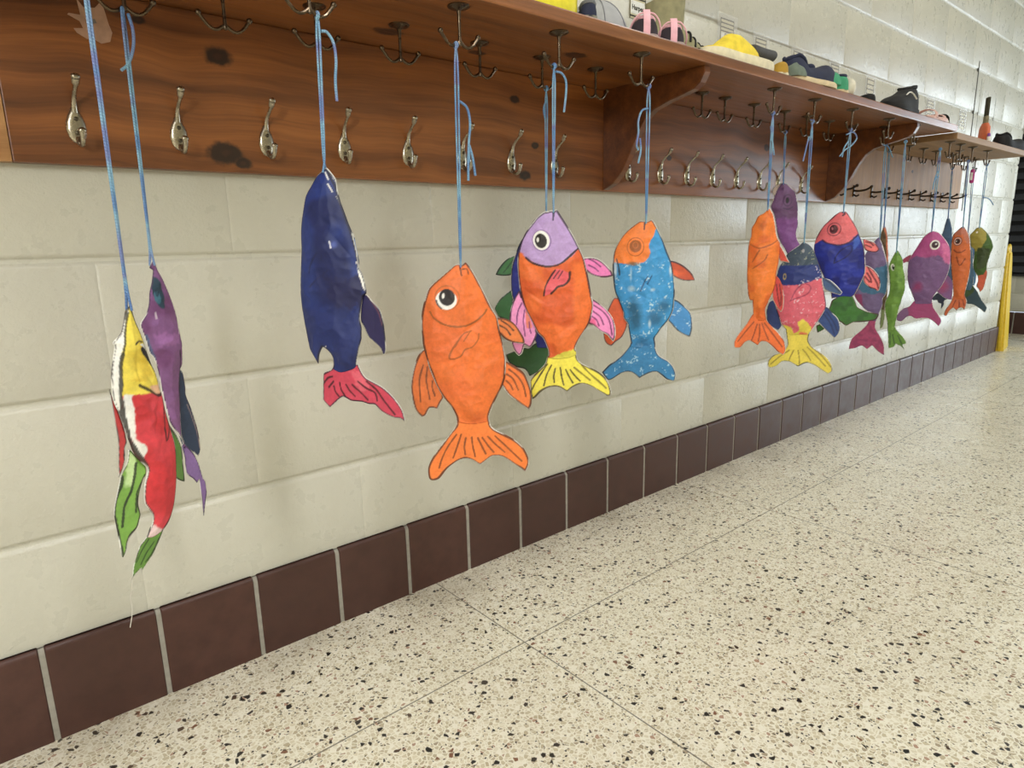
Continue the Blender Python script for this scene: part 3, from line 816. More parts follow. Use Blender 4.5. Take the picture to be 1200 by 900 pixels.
FISH.append({
    "key": "navy_pink_yellow",
    "label": "paper fish with slate-navy head, pink belly, yellow tail and navy fins",
    "o": [1.728, -0.265, 0.707],
    "a": -1.1187,
    "top": [1.725, -0.265, 1.014],
    "edge": (1.2, 0.6, (40, 45, 70)),
    "res": 1.8,
    "tails": [[(1713, -265, 971), (1704, -265, 946), (1691, -265, 910)], [(1716, -265, 1013), (1728, -265, 993), (1720, -265, 962)]],
    "thread": None,
    "parts": [
        ("body", 15, [-9, 19, -140, -97, -328, -243, -407, -332, -510, -513, -586, -664, -620, -817, -631, -1125, -627, -1435, -611, -1715, -506, -1995, -435,
            -2214, -309, -2368, -215, -2491, 15, -2483, 243, -2475, 297, -2442, 423, -2220, 521, -2032, 651, -1723, 602, -1420, 539, -1119, 497, -909, 459, -760,
            323, -401, 226, -192, 107, -57, 20, 4]),
        ("tail", 3, [-313, -2305, -268, -2556, -240, -2777, -359, -2974, -559, -3080, -698, -3249, -720, -3381, -656, -3459, -481, -3400, -342, -3263, -167,
            -3254, -46, -3312, 73, -3369, 184, -3299, 296, -3261, 471, -3315, 649, -3432, 826, -3549, 919, -3480, 921, -3322, 794, -3109, 615, -2961, 438, -2843,
            316, -2723, 274, -2599, 305, -2348, 1, -2264]),
        ("dorsal_fin", 2, [499, -939, 694, -999, 868, -1148, 1017, -1326, 969, -1401, 774, -1343, 605, -1269, 541, -1149]),
        ("anal_fin", 2, [610, -1724, 504, -1787, 371, -1882, 410, -2035, 532, -2186, 742, -2395, 919, -2559, 1019, -2417, 1032, -2232, 961, -2021, 814, -1872,
            694, -1738]),
        ("pelvic_fin", 2, [-591, -1559, -764, -1593, -838, -1845, -808, -2098, -694, -2285, -497, -2390, -417, -2261, -441, -2120, -516, -1839]),
    ],
    "paint": {
        "body": [
            ("base", (222, 98, 118)),
            ("speck", (240, 200, 210), 0.35),
            ("poly", (62, 80, 98), 4, [-850, 398, 676, 353, 750, -642, -785, -725]),
            ("speck2", (175, 180, 150), 0.5, [-471, -211, 448, -225, 480, -670, -500, -665]),
            ("poly", (32, 52, 125), 2, [-790, -633, 61, -608, 745, -583, 636, -939, 418, -969, 93, -1091, -300, -1139, -649, -1063]),
            ("speck2", (235, 225, 235), 0.5, [-107, -607, 605, -523, 537, -1089, -71, -1153]),
            ("poly", (232, 212, 72), 2, [-375, -2244, -200, -2270, -101, -2455, 36, -2357, -7, -2139, 100, -2043, 280, -2193, 347, -2346, 264, -2788, -253,
                -2810]),
            ("poly", (235, 120, 80), 2.5, [40, -2419, 241, -2444, 199, -2665, 83, -2638]),
            ("line", (170, 60, 90), 2.26, [-231, -1554, -120, -1275, 65, -1091, 239, -1181, 168, -1364, -106, -1490, -245, -1554]),
            ("ring", (190, 170, 90), [-422, -909], 3.36, 6.79, 0, 1.81),
            ("ell", (170, 170, 175), [-6, -233], 3.36, 4.98, 0),
        ],
        "tail": [
            ("base", (232, 212, 72)),
            ("line", (150, 130, 40), 2.26, [-187, -2934, -438, -3139, -633, -3343]),
            ("line", (150, 130, 40), 2.26, [-71, -2929, -146, -3124, -169, -3222]),
            ("line", (150, 130, 40), 2.26, [44, -2924, 87, -3145, 98, -3304]),
            ("line", (150, 130, 40), 2.26, [157, -2887, 281, -3040, 377, -3193]),
            ("line", (150, 130, 40), 2.26, [266, -2819, 479, -3030, 754, -3331]),
            ("line", (150, 130, 40), 2.26, [335, -2785, 620, -3023, 895, -3355]),
        ],
        "dorsal_fin": [
            ("base", (62, 90, 135)),
            ("line", (35, 50, 90), 2.26, [585, -999, 758, -1118, 934, -1297]),
        ],
        "anal_fin": [
            ("base", (38, 68, 130)),
            ("line", (25, 40, 90), 2.26, [564, -1847, 779, -2148, 911, -2451]),
            ("line", (25, 40, 90), 2.26, [674, -1845, 859, -2115, 973, -2357]),
        ],
        "pelvic_fin": [
            ("base", (35, 58, 115)),
        ],
    },
})
FISH.append({
    "key": "pinkhead_blue",
    "label": "plump paper fish with coral-pink head and royal blue body, green tail",
    "o": [1.951, -0.265, 0.788],
    "a": -1.1642,
    "top": [1.952, -0.265, 0.991],
    "edge": (0.8, 1.2, (70, 20, 40)),
    "res": 1.8,
    "tails": [[(1929, -265, 994), (1971, -265, 1004), (1996, -265, 990), (1967, -265, 969), (1926, -265, 953), (1898, -265, 935)], [(1943, -265, 977),
        (1920, -265, 957), (1914, -265, 934)]],
    "thread": None,
    "parts": [
        ("body", 17, [-13, 2, -99, -6, -224, -96, -389, -269, -513, -409, -612, -600, -687, -817, -706, -1037, -654, -1284, -549, -1482, -467, -1680, -362,
            -1878, -208, -2125, -126, -2473, 149, -2399, 415, -2402, 512, -2241, 602, -1996, 670, -1777, 688, -1681, 659, -1369, 590, -1010, 477, -722, 372, -483,
            247, -267, 123, -74, 53, 0]),
        ("tail", 3, [166, -2332, -4, -2446, -111, -2523, -164, -2724, -279, -3031, -402, -3239, -480, -3292, -431, -3496, -286, -3413, -105, -3228, 138,
            -3144, 316, -3264, 497, -3157, 716, -3138, 1058, -3065, 1129, -2890, 843, -2824, 685, -2754, 570, -2683, 438, -2414, 323, -2354]),
        ("dorsal_fin", 2, [555, -760, 742, -823, 875, -896, 984, -1063, 917, -1145, 767, -1131, 635, -1082, 570, -938]),
        ("anal_fin", 2, [671, -1525, 758, -1537, 895, -1633, 1013, -1777, 1081, -1945, 1101, -2065, 1082, -2210, 1032, -2247, 963, -2187, 852, -2152, 737,
            -2068, 665, -1971, 642, -1826, 655, -1585]),
    ],
    "paint": {
        "body": [
            ("base", (30, 48, 160)),
            ("blob", (22, 32, 120), 20),
            ("poly", (232, 108, 115), 1.5, [-806, -741, -693, -895, -508, -784, -345, -873, -52, -927, 186, -871, 308, -766, 424, -603, 510, -605, 233, 180, -424,
                209]),
            ("poly", (60, 95, 190), 4, [306, -742, 428, -650, 514, -913, 331, -1053]),
            ("line", (50, 20, 70), 2.87, [-486, -785, -345, -873, -51, -931, 186, -871, 308, -766, 408, -662]),
            ("line", (20, 25, 90), 2.39, [-146, -1447, -95, -1241, 46, -1049, 258, -956, 291, -1101, 130, -1291, -146, -1447]),
            ("ring", (90, 20, 40), [-206, -486], 17.16, 17.67, 0, 2.39),
            ("ell", (80, 20, 35), [-217, -485], 11.0, 12.9, 0),
            ("ell", (200, 120, 130), [-252, -465], 2.2, 4.3, 20),
            ("line", (70, 20, 40), 3.34, [-11, -21, 35, -59, -5, -104]),
        ],
        "tail": [
            ("base", (55, 115, 40)),
            ("blob", (40, 90, 32), 14),
        ],
        "dorsal_fin": [
            ("base", (238, 115, 115)),
            ("line", (110, 20, 35), 2.63, [627, -856, 747, -882, 827, -955]),
            ("line", (110, 20, 35), 2.63, [623, -939, 712, -976, 779, -1013]),
        ],
        "anal_fin": [
            ("base", (240, 118, 118)),
            ("line", (110, 20, 35), 2.87, [739, -1561, 864, -1777, 1012, -2017, 1046, -2162]),
            ("line", (110, 20, 35), 2.87, [731, -1729, 829, -1874, 861, -1994]),
            ("line", (110, 20, 35), 2.87, [685, -1826, 757, -1910, 817, -1982]),
        ],
    },
})
FISH.append({
    "key": "gray_purple",
    "label": "muted purple and teal paper fish with magenta tail, half behind the coral-headed fish",
    "o": [2.397, -0.2, 0.711],
    "a": -1.2094,
    "top": [2.358, -0.2, 1.012],
    "edge": (0.5, 0.5, (90, 80, 110)),
    "res": 2.0,
    "tails": [[(2353, -200, 1006), (2395, -200, 1004), (2439, -200, 974)]],
    "thread": None,
    "parts": [
        ("body", 13, [-29, 25, -170, -114, -302, -368, -433, -653, -500, -1116, -576, -1467, -620, -1910, -525, -2116, -321, -2348, -93, -2579, -21, -2814,
            134, -2808, 192, -2570, 269, -2274, 262, -2040, 338, -1893, 364, -1604, 339, -1173, 301, -887, 194, -517, 91, -204]),
        ("tail", 3, [-83, -2698, -142, -2938, -333, -3187, -577, -3471, -642, -3842, -444, -3799, -238, -3696, -69, -3823, 77, -3679, 277, -3878, 468, -3987,
            437, -3629, 280, -3308, 128, -3046, 124, -2690]),
    ],
    "paint": {
        "body": [
            ("base", (118, 98, 142)),
            ("poly", (60, 110, 145), 3, [-545, -1526, -188, -1116, 129, -944, 422, -831, 515, -1890, 338, -1893, 129, -1839, -123, -1902, -448, -1760]),
            ("poly", (150, 60, 110), 2, [-700, -1912, -384, -1906, -317, -2408, -630, -2118]),
            ("line", (225, 215, 225), 2.87, [96, -260, 226, -602]),
        ],
        "tail": [
            ("base", (172, 62, 108)),
            ("blob", (145, 50, 95), 8),
        ],
    },
})
FISH.append({
    "key": "brown",
    "label": "narrow brown-orange paper fish seen nearly edge-on behind the muted purple one",
    "o": [2.584, -0.14, 0.749],
    "a": -0.9512,
    "top": [2.556, -0.14, 1.042],
    "edge": (0.5, 0.5, (70, 50, 40)),
    "res": 2.0,
    "tails": [],
    "thread": None,
    "parts": [
        ("body", 12, [-19, -1, -48, -91, -102, -271, -94, -513, -19, -728, 36, -1034, 91, -1651, 132, -2430, 179, -2965, 299, -3028, 331, -2430, 289, -1653,
            233, -1037, 186, -641, 139, -307, 95, -125, 35, 12]),
        ("tail", 2, [168, -2839, 173, -3219, 187, -3697, 270, -3664, 322, -3281, 282, -2838]),
    ],
    "paint": {
        "body": [
            ("base", (98, 78, 48)),
            ("blob", (80, 55, 35), 10),
            ("line", (205, 110, 70), 7.33, [0, -2, 84, -154, 148, -397, 183, -793, 233, -1191]),
        ],
        "tail": [
            ("base", (115, 130, 80)),
        ],
    },
})
FISH.append({
    "key": "green",
    "label": "slim leaf-green paper fish with frayed tail and white-rimmed eye",
    "o": [2.371, -0.265, 0.666],
    "a": -1.2298,
    "top": [2.347, -0.265, 1.008],
    "edge": (0.7, 0.6, (55, 90, 40)),
    "res": 1.9,
    "tails": [],
    "thread": None,
    "parts": [
        ("body", 12, [-2, 24, -75, -114, -153, -336, -186, -531, -134, -840, -89, -1207, -107, -1434, -177, -1635, -184, -1836, -122, -2122, -47, -2408, -14,
            -2639, 173, -2630, 192, -2283, 235, -1938, 297, -1539, 357, -1256, 331, -837, 257, -559, 208, -282, 118, -88, 47, 23]),
        ("tail", 3, [-39, -2495, 3, -2842, 49, -3220, 196, -3182, 261, -3061, 314, -3102, 391, -3126, 553, -3276, 461, -3079, 557, -3044, 549, -2958, 408,
            -2763, 244, -2598, 182, -2456]),
    ],
    "paint": {
        "body": [
            ("base", (108, 150, 58)),
            ("blob", (88, 128, 45), 12),
            ("ell", (240, 238, 232), [-58, -503], 5.28, 11.21, 12),
            ("ell", (25, 30, 20), [-45, -512], 3.6, 8.41, 12),
            ("ell", (240, 238, 232), [-44, -462], 1.2, 2.24, 0),
        ],
        "tail": [
            ("base", (98, 142, 50)),
            ("line", (50, 80, 35), 2.52, [285, -2769, 496, -3193]),
            ("line", (50, 80, 35), 2.52, [133, -2748, 211, -3064]),
            ("line", (50, 80, 35), 2.52, [53, -2694, 89, -3100]),
        ],
    },
})
FISH.append({
    "key": "magenta",
    "label": "round magenta and purple paper fish with pink-ringed eye",
    "o": [2.678, -0.265, 0.73],
    "a": -1.2662,
    "top": [2.671, -0.265, 0.965],
    "edge": (0.6, 0.5, (110, 45, 90)),
    "res": 2.0,
    "tails": [[(2687, -265, 920), (2650, -265, 901), (2643, -265, 872)], [(2681, -265, 937), (2655, -265, 913), (2643, -265, 872)]],
    "thread": None,
    "parts": [
        ("body", 16, [-12, -1, -210, -175, -321, -383, -431, -623, -520, -805, -607, -1019, -619, -1326, -591, -1636, -522, -1946, -418, -2193, -318, -2409,
            -247, -2595, 230, -2581, 261, -2364, 347, -2177, 481, -1961, 602, -1625, 661, -1324, 663, -965, 599, -578, 446, -309, 244, -67, 84, -4]),
        ("tail", 3, [-258, -2470, -426, -2695, -634, -2796, -781, -2992, -789, -3216, -647, -3258, -472, -3076, -339, -3055, -195, -3144, -10, -3120, 175,
            -3112, 342, -3199, 544, -3393, 602, -3188, 503, -2975, 320, -2702, 218, -2457]),
        ("pelvic_fin", 2, [-546, -805, -750, -926, -847, -1048, -784, -1141, -655, -1080, -545, -1111]),
        ("anal_fin", 2, [338, -2085, 569, -2325, 732, -2413, 847, -2410, 839, -2076, 795, -1774, 619, -1535, 386, -1779]),
    ],
    "paint": {
        "body": [
            ("base", (120, 85, 135)),
            ("poly", (182, 75, 140), 5, [-866, 355, 686, 301, 821, -1026, 297, -873, -86, -930, -488, -866, -722, -1234]),
            ("poly", (210, 105, 160), 4, [356, -426, 624, -579, 684, -1174, 466, -1024]),
            ("soft", (155, 55, 110), [-251, -1972], 15.6, 18.08),
            ("ell", (240, 238, 232), [146, -482], 15.08, 16.88, 0),
            ("ell", (60, 20, 40), [150, -476], 10.92, 12.06, 0),
            ("ell", (240, 238, 232), [179, -452], 2.86, 2.71, 0),
        ],
        "tail": [
            ("base", (165, 62, 118)),
            ("poly", (125, 85, 130), 3, [-914, -2742, -477, -2728, -425, -3296, -863, -3316]),
        ],
        "pelvic_fin": [
            ("base", (160, 50, 85)),
        ],
        "anal_fin": [
            ("base", (125, 80, 135)),
            ("soft", (165, 55, 105), [533, -1960], 15.6, 21.1),
        ],
    },
})
FISH.append({
    "key": "teal_narrow",
    "label": "narrow slate-teal paper fish behind the magenta one, seen edge-on",
    "o": [3.256, -0.14, 0.783],
    "a": -0.933,
    "top": [3.228, -0.14, 1.011],
    "edge": (0.5, 0.4, (40, 60, 90)),
    "res": 2.2,
    "tails": [],
    "thread": None,
    "parts": [
        ("body", 11, [-48, 6, -117, -417, -165, -737, -57, -990, 70, -1568, 147, -2295, 265, -3103, 413, -3251, 482, -2664, 348, -1572, 266, -961, 227, -604,
            160, -283, 65, 3]),
        ("tail", 2, [357, -3030, 100, -3102, -125, -3175, -269, -3398, -195, -3472, -61, -3472, 0, -3584, 121, -3622, 130, -3864, 225, -3659, 238, -3473, 462,
            -3399]),
    ],
    "paint": {
        "body": [
            ("base", (55, 85, 118)),
        ],
        "tail": [
            ("base", (45, 58, 85)),
        ],
    },
})
FISH.append({
    "key": "orange_small",
    "label": "small orange paper fish with smiling mouth, second to last of the row",
    "o": [3.019, -0.265, 0.741],
    "a": -1.2986,
    "top": [2.971, -0.265, 0.983],
    "edge": (0.5, 0.9, (70, 45, 45)),
    "res": 2.0,
    "tails": [],
    "thread": None,
    "parts": [
        ("body", 14, [-44, 35, -169, -92, -292, -252, -318, -547, -293, -1076, -198, -1743, -105, -2246, -25, -2751, 301, -2776, 329, -2506, 357, -2238, 392,
            -1905, 395, -1409, 344, -917, 265, -428, 170, -166, 39, 32]),
        ("tail", 3, [-53, -2617, -111, -2890, -251, -3203, -288, -3410, -197, -3458, -105, -3231, -2, -3125, 122, -3223, 196, -3118, 308, -3114, 374, -3213,
            409, -3009, 419, -2840, 308, -2574]),
    ],
    "paint": {
        "body": [
            ("base", (212, 105, 45)),
            ("poly", (190, 110, 85), 3, [-419, 177, 300, 152, 323, -591, 158, -588, 14, -259, -317, -284]),
            ("ring", (70, 40, 40), [-118, -508], 12.88, 15.75, 0, 2.63),
            ("ring", (235, 190, 180), [-118, -508], 10.36, 12.8, 0, 2.95),
            ("ell", (60, 28, 28), [-118, -508], 8.4, 10.17, 0),
            ("ell", (240, 238, 232), [-160, -507], 1.96, 2.3, 0),
            ("line", (130, 55, 30), 2.95, [-204, -845, -112, -929, 28, -930, 158, -850]),
            ("line", (140, 65, 35), 2.63, [-93, -1111, 39, -1442, 192, -1178]),
        ],
        "tail": [
            ("base", (205, 98, 45)),
            ("line", (130, 50, 30), 2.63, [52, -2817, -33, -3092]),
            ("line", (130, 50, 30), 2.63, [165, -2814, 192, -3084]),
            ("line", (130, 50, 30), 2.63, [273, -2777, 353, -3010]),
        ],
    },
})
FISH.append({
    "key": "green_teal",
    "label": "paper fish with blue fin and dark green-teal tail, hidden behind the smaller orange one",
    "o": [3.547, -0.14, 0.725],
    "a": -1.3045,
    "top": [3.501, -0.14, 1.034],
    "edge": (0.5, 0.4, (40, 55, 60)),
    "res": 2.2,
    "tails": [],
    "thread": None,
    "parts": [
        ("body", 11, [-45, -37, -171, -377, -165, -1069, -53, -1845, 118, -2547, 353, -2620, 441, -2229, 288, -1072, 159, -460, 39, -77]),
        ("tail", 2, [276, -2192, 183, -2545, 150, -2861, 272, -3094, 289, -3251, 620, -3319, 1007, -3638, 1060, -3381, 852, -3076, 655, -2731, 502, -2500,
            345, -2230]),
        ("dorsal_fin", 2, [153, -707, 347, -729, 419, -959, 364, -1188, 211, -1264]),
        ("anal_fin", 2, [232, -1611, 376, -1610, 497, -1841, 521, -2228, 462, -2423, 276, -2192]),
    ],
    "paint": {
        "body": [
            ("base", (60, 95, 120)),
        ],
        "tail": [
            ("base", (42, 70, 82)),
            ("poly", (48, 72, 30), 2, [0, -2040, 389, -2036, 514, -2617, 288, -2936, 93, -2941]),
        ],
        "dorsal_fin": [
            ("base", (75, 110, 150)),
        ],
        "anal_fin": [
            ("base", (75, 125, 165)),
        ],
    },
})
FISH.append({
    "key": "olive",
    "label": "olive-yellow and dark green paper fish with rust tail, last in the hanging row",
    "o": [3.226, -0.265, 0.737],
    "a": -1.3152,
    "top": [3.219, -0.265, 1.004],
    "edge": (0.4, 0.6, (60, 70, 30)),
    "res": 2.1,
    "tails": [[(3213, -265, 862), (3283, -265, 860), (3334, -265, 851), (3377, -265, 835)]],
    "thread": None,
    "parts": [
        ("body", 14, [-75, 39, -176, -95, -289, -264, -249, -506, -198, -714, -68, -855, -60, -1202, -38, -1550, 61, -1795, 162, -1934, 328, -1863, 428,
            -1723, 433, -1376, 492, -998, 551, -760, 500, -554, 358, -279, 226, -106, 66, 52]),
        ("tail", 3, [129, -1759, 181, -2109, 145, -2321, 247, -2460, 289, -2582, 391, -2457, 437, -2210, 456, -1722, 302, -1619]),
    ],
    "paint": {
        "body": [
            ("base", (62, 95, 35)),
            ("poly", (158, 145, 55), 3, [-536, 294, 43, 273, 269, -243, 202, -686, 52, -891, -304, -817]),
            ("poly", (50, 68, 30), 3, [37, -752, 445, -827, 405, -1515, 71, -1620]),
            ("ell", (240, 238, 232), [-56, -139], 3.19, 3.79, 0),
        ],
        "tail": [
            ("base", (195, 82, 48)),
            ("line", (60, 80, 90), 3.1, [97, -1865, 174, -2320]),
        ],
    },
})
# ------------------------------------------------------------------ setting
XE = 4.84            # where the corridor wall ends
FX = 5.80            # far wall
YO = -3.70           # opposite wall
XB = -5.2
HC = 2.75
# floor
f = MB().box(XB, 7.2, YO-.1, 1.5, -.05, 0); tag(f.build('floor', M['terrazzo'], None, False), 'speckled cream terrazzo floor with thin divider strips', None, None, 'structure')
tag(MB().box(XB, 7.2, YO-.1, 1.5, HC, HC+.05).build('ceiling', M['ceiling'], None, False), None, None, None, 'structure')

# block wall: every block a slightly pillowed face, horizontal joints tooled, vertical ones nearly filled
def block_wall(name, x0, x1, courses, flip=lambda x, y, z: (x, y, z), pitch=.388, off=.532, back=.05):
    mb = MB(); g = .0052; gv = .0016; dh = .0062; dv = .0017
    for i in range(len(courses)-1):
        za, zb = courses[i], courses[i+1]
        o = off if (i % 2 == 0) else off-pitch/2
        k0 = math.floor((x0-o)/pitch); xs = [x0]
        k = k0
        while True:
            k += 1; x = o+k*pitch
            if x >= x1-.01: break
            if x > x0+.01: xs.append(x)
        xs.append(x1)
        for a, b in zip(xs[:-1], xs[1:]):
            X = [(a, dv), (a+gv, dv*.5), (a+gv*3, 0), (b-gv*3, 0), (b-gv, dv*.5), (b, dv)]
            Z = [(za, dh), (za+g*.55, dh*.93), (za+g*1.15, dh*.35), (za+g*1.9, 0), (zb-g*1.9, 0), (zb-g*1.15, dh*.35), (zb-g*.55, dh*.93), (zb, dh)]
            v = [flip(x, max(dx, dz), z) for z, dz in Z for x, dx in X]
            mb.add(v, [(j*6+k2, j*6+k2+1, j*6+6+k2+1, j*6+6+k2) for j in range(7) for k2 in range(5)])
    z0, z1 = courses[0], courses[-1]
    # backing that closes the wall
    v = [flip(x, y, z) for x in (x0, x1) for y in (.0066, back) for z in (z0, z1)]
    mb.add(v, [(0, 1, 3, 2), (4, 6, 7, 5), (0, 4, 5, 1), (2, 3, 7, 6), (0, 2, 6, 4), (1, 5, 7, 3)])
    return tag(mb.build(name, M['wall'], None, True), None, None, None, 'structure')
ZC = [0.11, .3117, .5135, .7106, .907, 1.103, 1.2985, 1.490, 1.686, 1.884, 2.082, 2.28, 2.478, 2.676, HC]
w1 = block_wall('wall_left', XB, XE, ZC, off=.532)      # rows: first row joint at .532, second at .348
# wall end (the corner) and the recess behind it
tag(MB().box(XE-.05, XE, .0068, 1.2, 0, HC, .008).build('wall_end', M['wall'], None, True), None, None, None, 'structure')
fl = lambda x, y, z: (FX+y, 1.2-x if False else -x, z)
FC = [.158, .287, .415, .61, .80, 1.0, 1.19, 1.376, 1.57, 1.76, 1.96, 2.15, 2.35, 2.55, HC]
tag(block_wall('wall_far', -1.2, .42, FC, flip=lambda x, y, z: (FX+y, -x, z), off=.05), None, None, None, 'structure')
far2 = MB().box(FX, FX+.15, YO, -2.25, 0, HC).box(FX, FX+.15, -2.25, -.42, 2.15, HC); tag(far2.build('wall_far', M['wall'], None, False), None, None, None, 'structure')
tag(MB().box(XE, FX+.1, 1.2, 1.3, 0, HC).build('wall_recess', M['wall'], None, False), None, None, None, 'structure')
tag(MB().box(XB, FX+.15, YO-.1, YO, 0, HC).build('wall_right', Cx('painted_wall_plain', (206, 198, 174), .5), None, False), None, None, None, 'structure')
tag(MB().box(XB-.1, XB, YO, .1, 0, HC).build('wall_back', Cx('painted_wall_plain', (206, 198, 174), .5), None, False), None, None, None, 'structure')

# tile base: bullnosed quarry tiles over a grey grout bed
PITCH = .1555
def base_profile(x0, x1, d=.010, h=.1545, r=.012):
    pr = [(-.0, h), (-.004, h)]
    for k in range(7):
        w = k/6*math.pi/2; pr.append((-(d-r*.8)-r*.8*math.sin(w), h-r*.8+r*.8*math.cos(w)))
    pr.append((-d, .004)); pr.append((-d, 0)); return [[(x, y, z) for y, z in pr]+[(x, 0, 0)] for x in (x0, x1)]
def tile_base(name, x0, x1, flip, off=0):
    mb = MB(); k = math.floor((x0-off)/PITCH)
    while off+k*PITCH < x1:
        a = max(x0, off+k*PITCH+.0038); b = min(x1, off+(k+1)*PITCH-.0038); k += 1
        if b-a < .01: continue
        j = random.uniform(-.0006, .0006)
        rings = []
        for x, s in ((a, .0016), (a+.0016, 0), (b-.0016, 0), (b, .0016)):
            rings.append([(xx, min(0, y+s+j) if y < 0 else y, max(0, z-s) if z > .1 else z) for xx, y, z in base_profile(x, x)[0]])
        mb.loft([[flip(*p) for p in r] for r in rings])
    o = tag(mb.build(name, M['tile'], None, True), None, None, None, 'structure')
    rings = [[flip(x, min(0, y+.0022) if y < 0 else y, z-.0018 if z > .1 else z) for _, y, z in base_profile(0, 0)[0]] for x in (x0, x1)]
    g = MB().loft(rings).build('trim_1', M['grout'], None, True); tag(g, None, None, None, 'structure')
    return o
tile_base('baseboard_left', XB, XE, lambda x, y, z: (x, y, z), off=0)
tile_base('baseboard_far', -1.2, .42, lambda x, y, z: (FX+y, -x, z), off=.03)
# dark expansion joint and thin grey vertical lines on the block wall
tag(MB().box(3.912, 3.920, -.0015, .004, .83, 1.53).build('trim_2', Cx('joint_sealant', (66, 62, 56), .8), None, False), None, None, None, 'structure')
tag(MB().box(3.985, 3.988, -.0008, .004, 1.06, 1.46).box(4.245, 4.248, -.0008, .004, 1.1, 1.40).build('trim_3', Cx('joint_line_grey', (150, 150, 146), .8), None, False), None, None, None, 'structure')

# louvred grille in the far wall
g = thing('wall_louvre', 'black horizontal louvre grille set in the far wall beyond the corner', 'louvre', (FX, .6, .415))
MB().box(-.03, .0, -.6, .55, 0, .012).box(-.03, .0, -.6, .55, .951, .965).box(-.03, 0, -.6, -.588, 0, .965).box(-.03, 0, .538, .55, 0, .965).build('frame', Cx('louvre_frame', (40, 40, 44), .5), g, False)
for k in range(13):
    z = .04+k*.0715
    MB().add([(-.028, -.588, z-.012), (-.028, .538, z-.012), (.0, .538, z+.03), (.0, -.588, z+.03), (-.026, -.588, z-.016), (-.026, .538, z-.016), (.002, .538, z+.026), (.002, -.588, z+.026)],
             [(0, 1, 2, 3), (7, 6, 5, 4), (0, 4, 5, 1), (1, 5, 6, 2), (2, 6, 7, 3), (3, 7, 4, 0)]).build('slat', Cx('louvre_slat', (58, 60, 66), .45), g, False)
MB().box(-.002, -.0005, -.6, .55, 0, .965).build('backing', Cx('louvre_back', (16, 16, 18), .8), g, False)

# glazed entrance door in the far wall, out of frame: the daylight at the end of the corridor
d = tag(bpy.data.objects.new('door_1', None), None, None, None, 'structure'); C.objects.link(d); d.location = (FX, -1.335, 0)
fr = MB()
for y in (-.915, -.03, .855): fr.box(-.02, .08, y, y+.06, 0, 2.15)
fr.box(-.02, .08, -.915, .915, 2.09, 2.15).box(-.02, .08, -.915, .915, 0, .12)
fr.build('door_frame', Cx('door_frame_dark', (70, 66, 60), .5), d, False)
w = tag(bpy.data.objects.new('window_1', None), None, None, None, 'structure')

# fluorescent ceiling fixtures
E_LAMP = 21.5; E_WIN = 92
for k, (x, y) in enumerate([(-2.2, -1.75), (.4, -1.75), (3.0, -1.75)]):
    t = thing('ceiling_light', ['long fluorescent ceiling fixture behind the camera', 'long fluorescent ceiling fixture above the middle of the hanging fish', 'long fluorescent ceiling fixture nearest the glazed door'][k], 'ceiling light', (x, y, HC), 0, 'corridor ceiling lights')
    MB().box(-.16, .16, -.62, .62, -.06, 0, .004).build('housing', Cx('lamp_housing', (235, 235, 230), .5), t, False)
    nt = bpy.data.materials.get('lamp_tube')
    if nt is None:
        nt = bpy.data.materials.new('lamp_tube'); nt.use_nodes = True; b = nt.node_tree.nodes['Principled BSDF']
        b.inputs['Emission Color'].default_value = (1, .95, .86, 1); b.inputs['Emission Strength'].default_value = 6
    MB().box(-.13, .13, -.58, .58, -.066, -.0605).build('diffuser', nt, t, False)
    L = bpy.data.lights.new('corridor_lamp', 'AREA'); L.shape = 'RECTANGLE'; L.size = .26; L.size_y = 1.16; L.energy = E_LAMP; L.color = (.985, .99, 1.0)
    lo = bpy.data.objects.new('corridor_lamp', L); C.objects.link(lo); lo.location = (x, y, HC-.07)
def area(name, loc, rot, sx, sy, e, col):
    L = bpy.data.lights.new(name, 'AREA'); L.shape = 'RECTANGLE'; L.size = sx; L.size_y = sy; L.energy = e; L.color = col
    o = bpy.data.objects.new(name, L); C.objects.link(o); o.location = loc; o.rotation_euler = rot; return o
# daylight arriving through the glazed door and through a corridor window opposite
area('door_daylight', (FX+.02, -1.335, .85), (0, R(90), 0), 1.4, 1.75, 42, (.80, .92, 1.0))
# big corridor window behind and to the left of the camera: it throws the soft fish shadows on the wall
WX, WZ = -2.9, 2.0
w.location = (WX, YO, WZ); C.objects.link(w)
sky = bpy.data.materials.new('window_sky'); sky.use_nodes = True; b = sky.node_tree.nodes['Principled BSDF']; b.inputs['Emission Color'].default_value = (.95, .98, 1, 1); b.inputs['Emission Strength'].default_value = 3; b.inputs['Base Color'].default_value = (.6, .7, .8, 1)
MB().box(-.75, .75, .002, .006, -.60, .60).build('pane', sky, w, False)
fr = MB()
for x in (-.80, -.02, .75): fr.box(x, x+.05, .0, .05, -.65, .65)
fr.box(-.8, .8, .0, .05, .60, .65).box(-.8, .8, .0, .05, -.65, -.60)
fr.build('window_frame', Cx('window_frame_white', (220, 220, 214), .5), w, False)
area('window_daylight', (WX, YO+.06, WZ), (R(90), 0, 0), .95, 1.0, E_WIN, (.97, .99, 1.0))

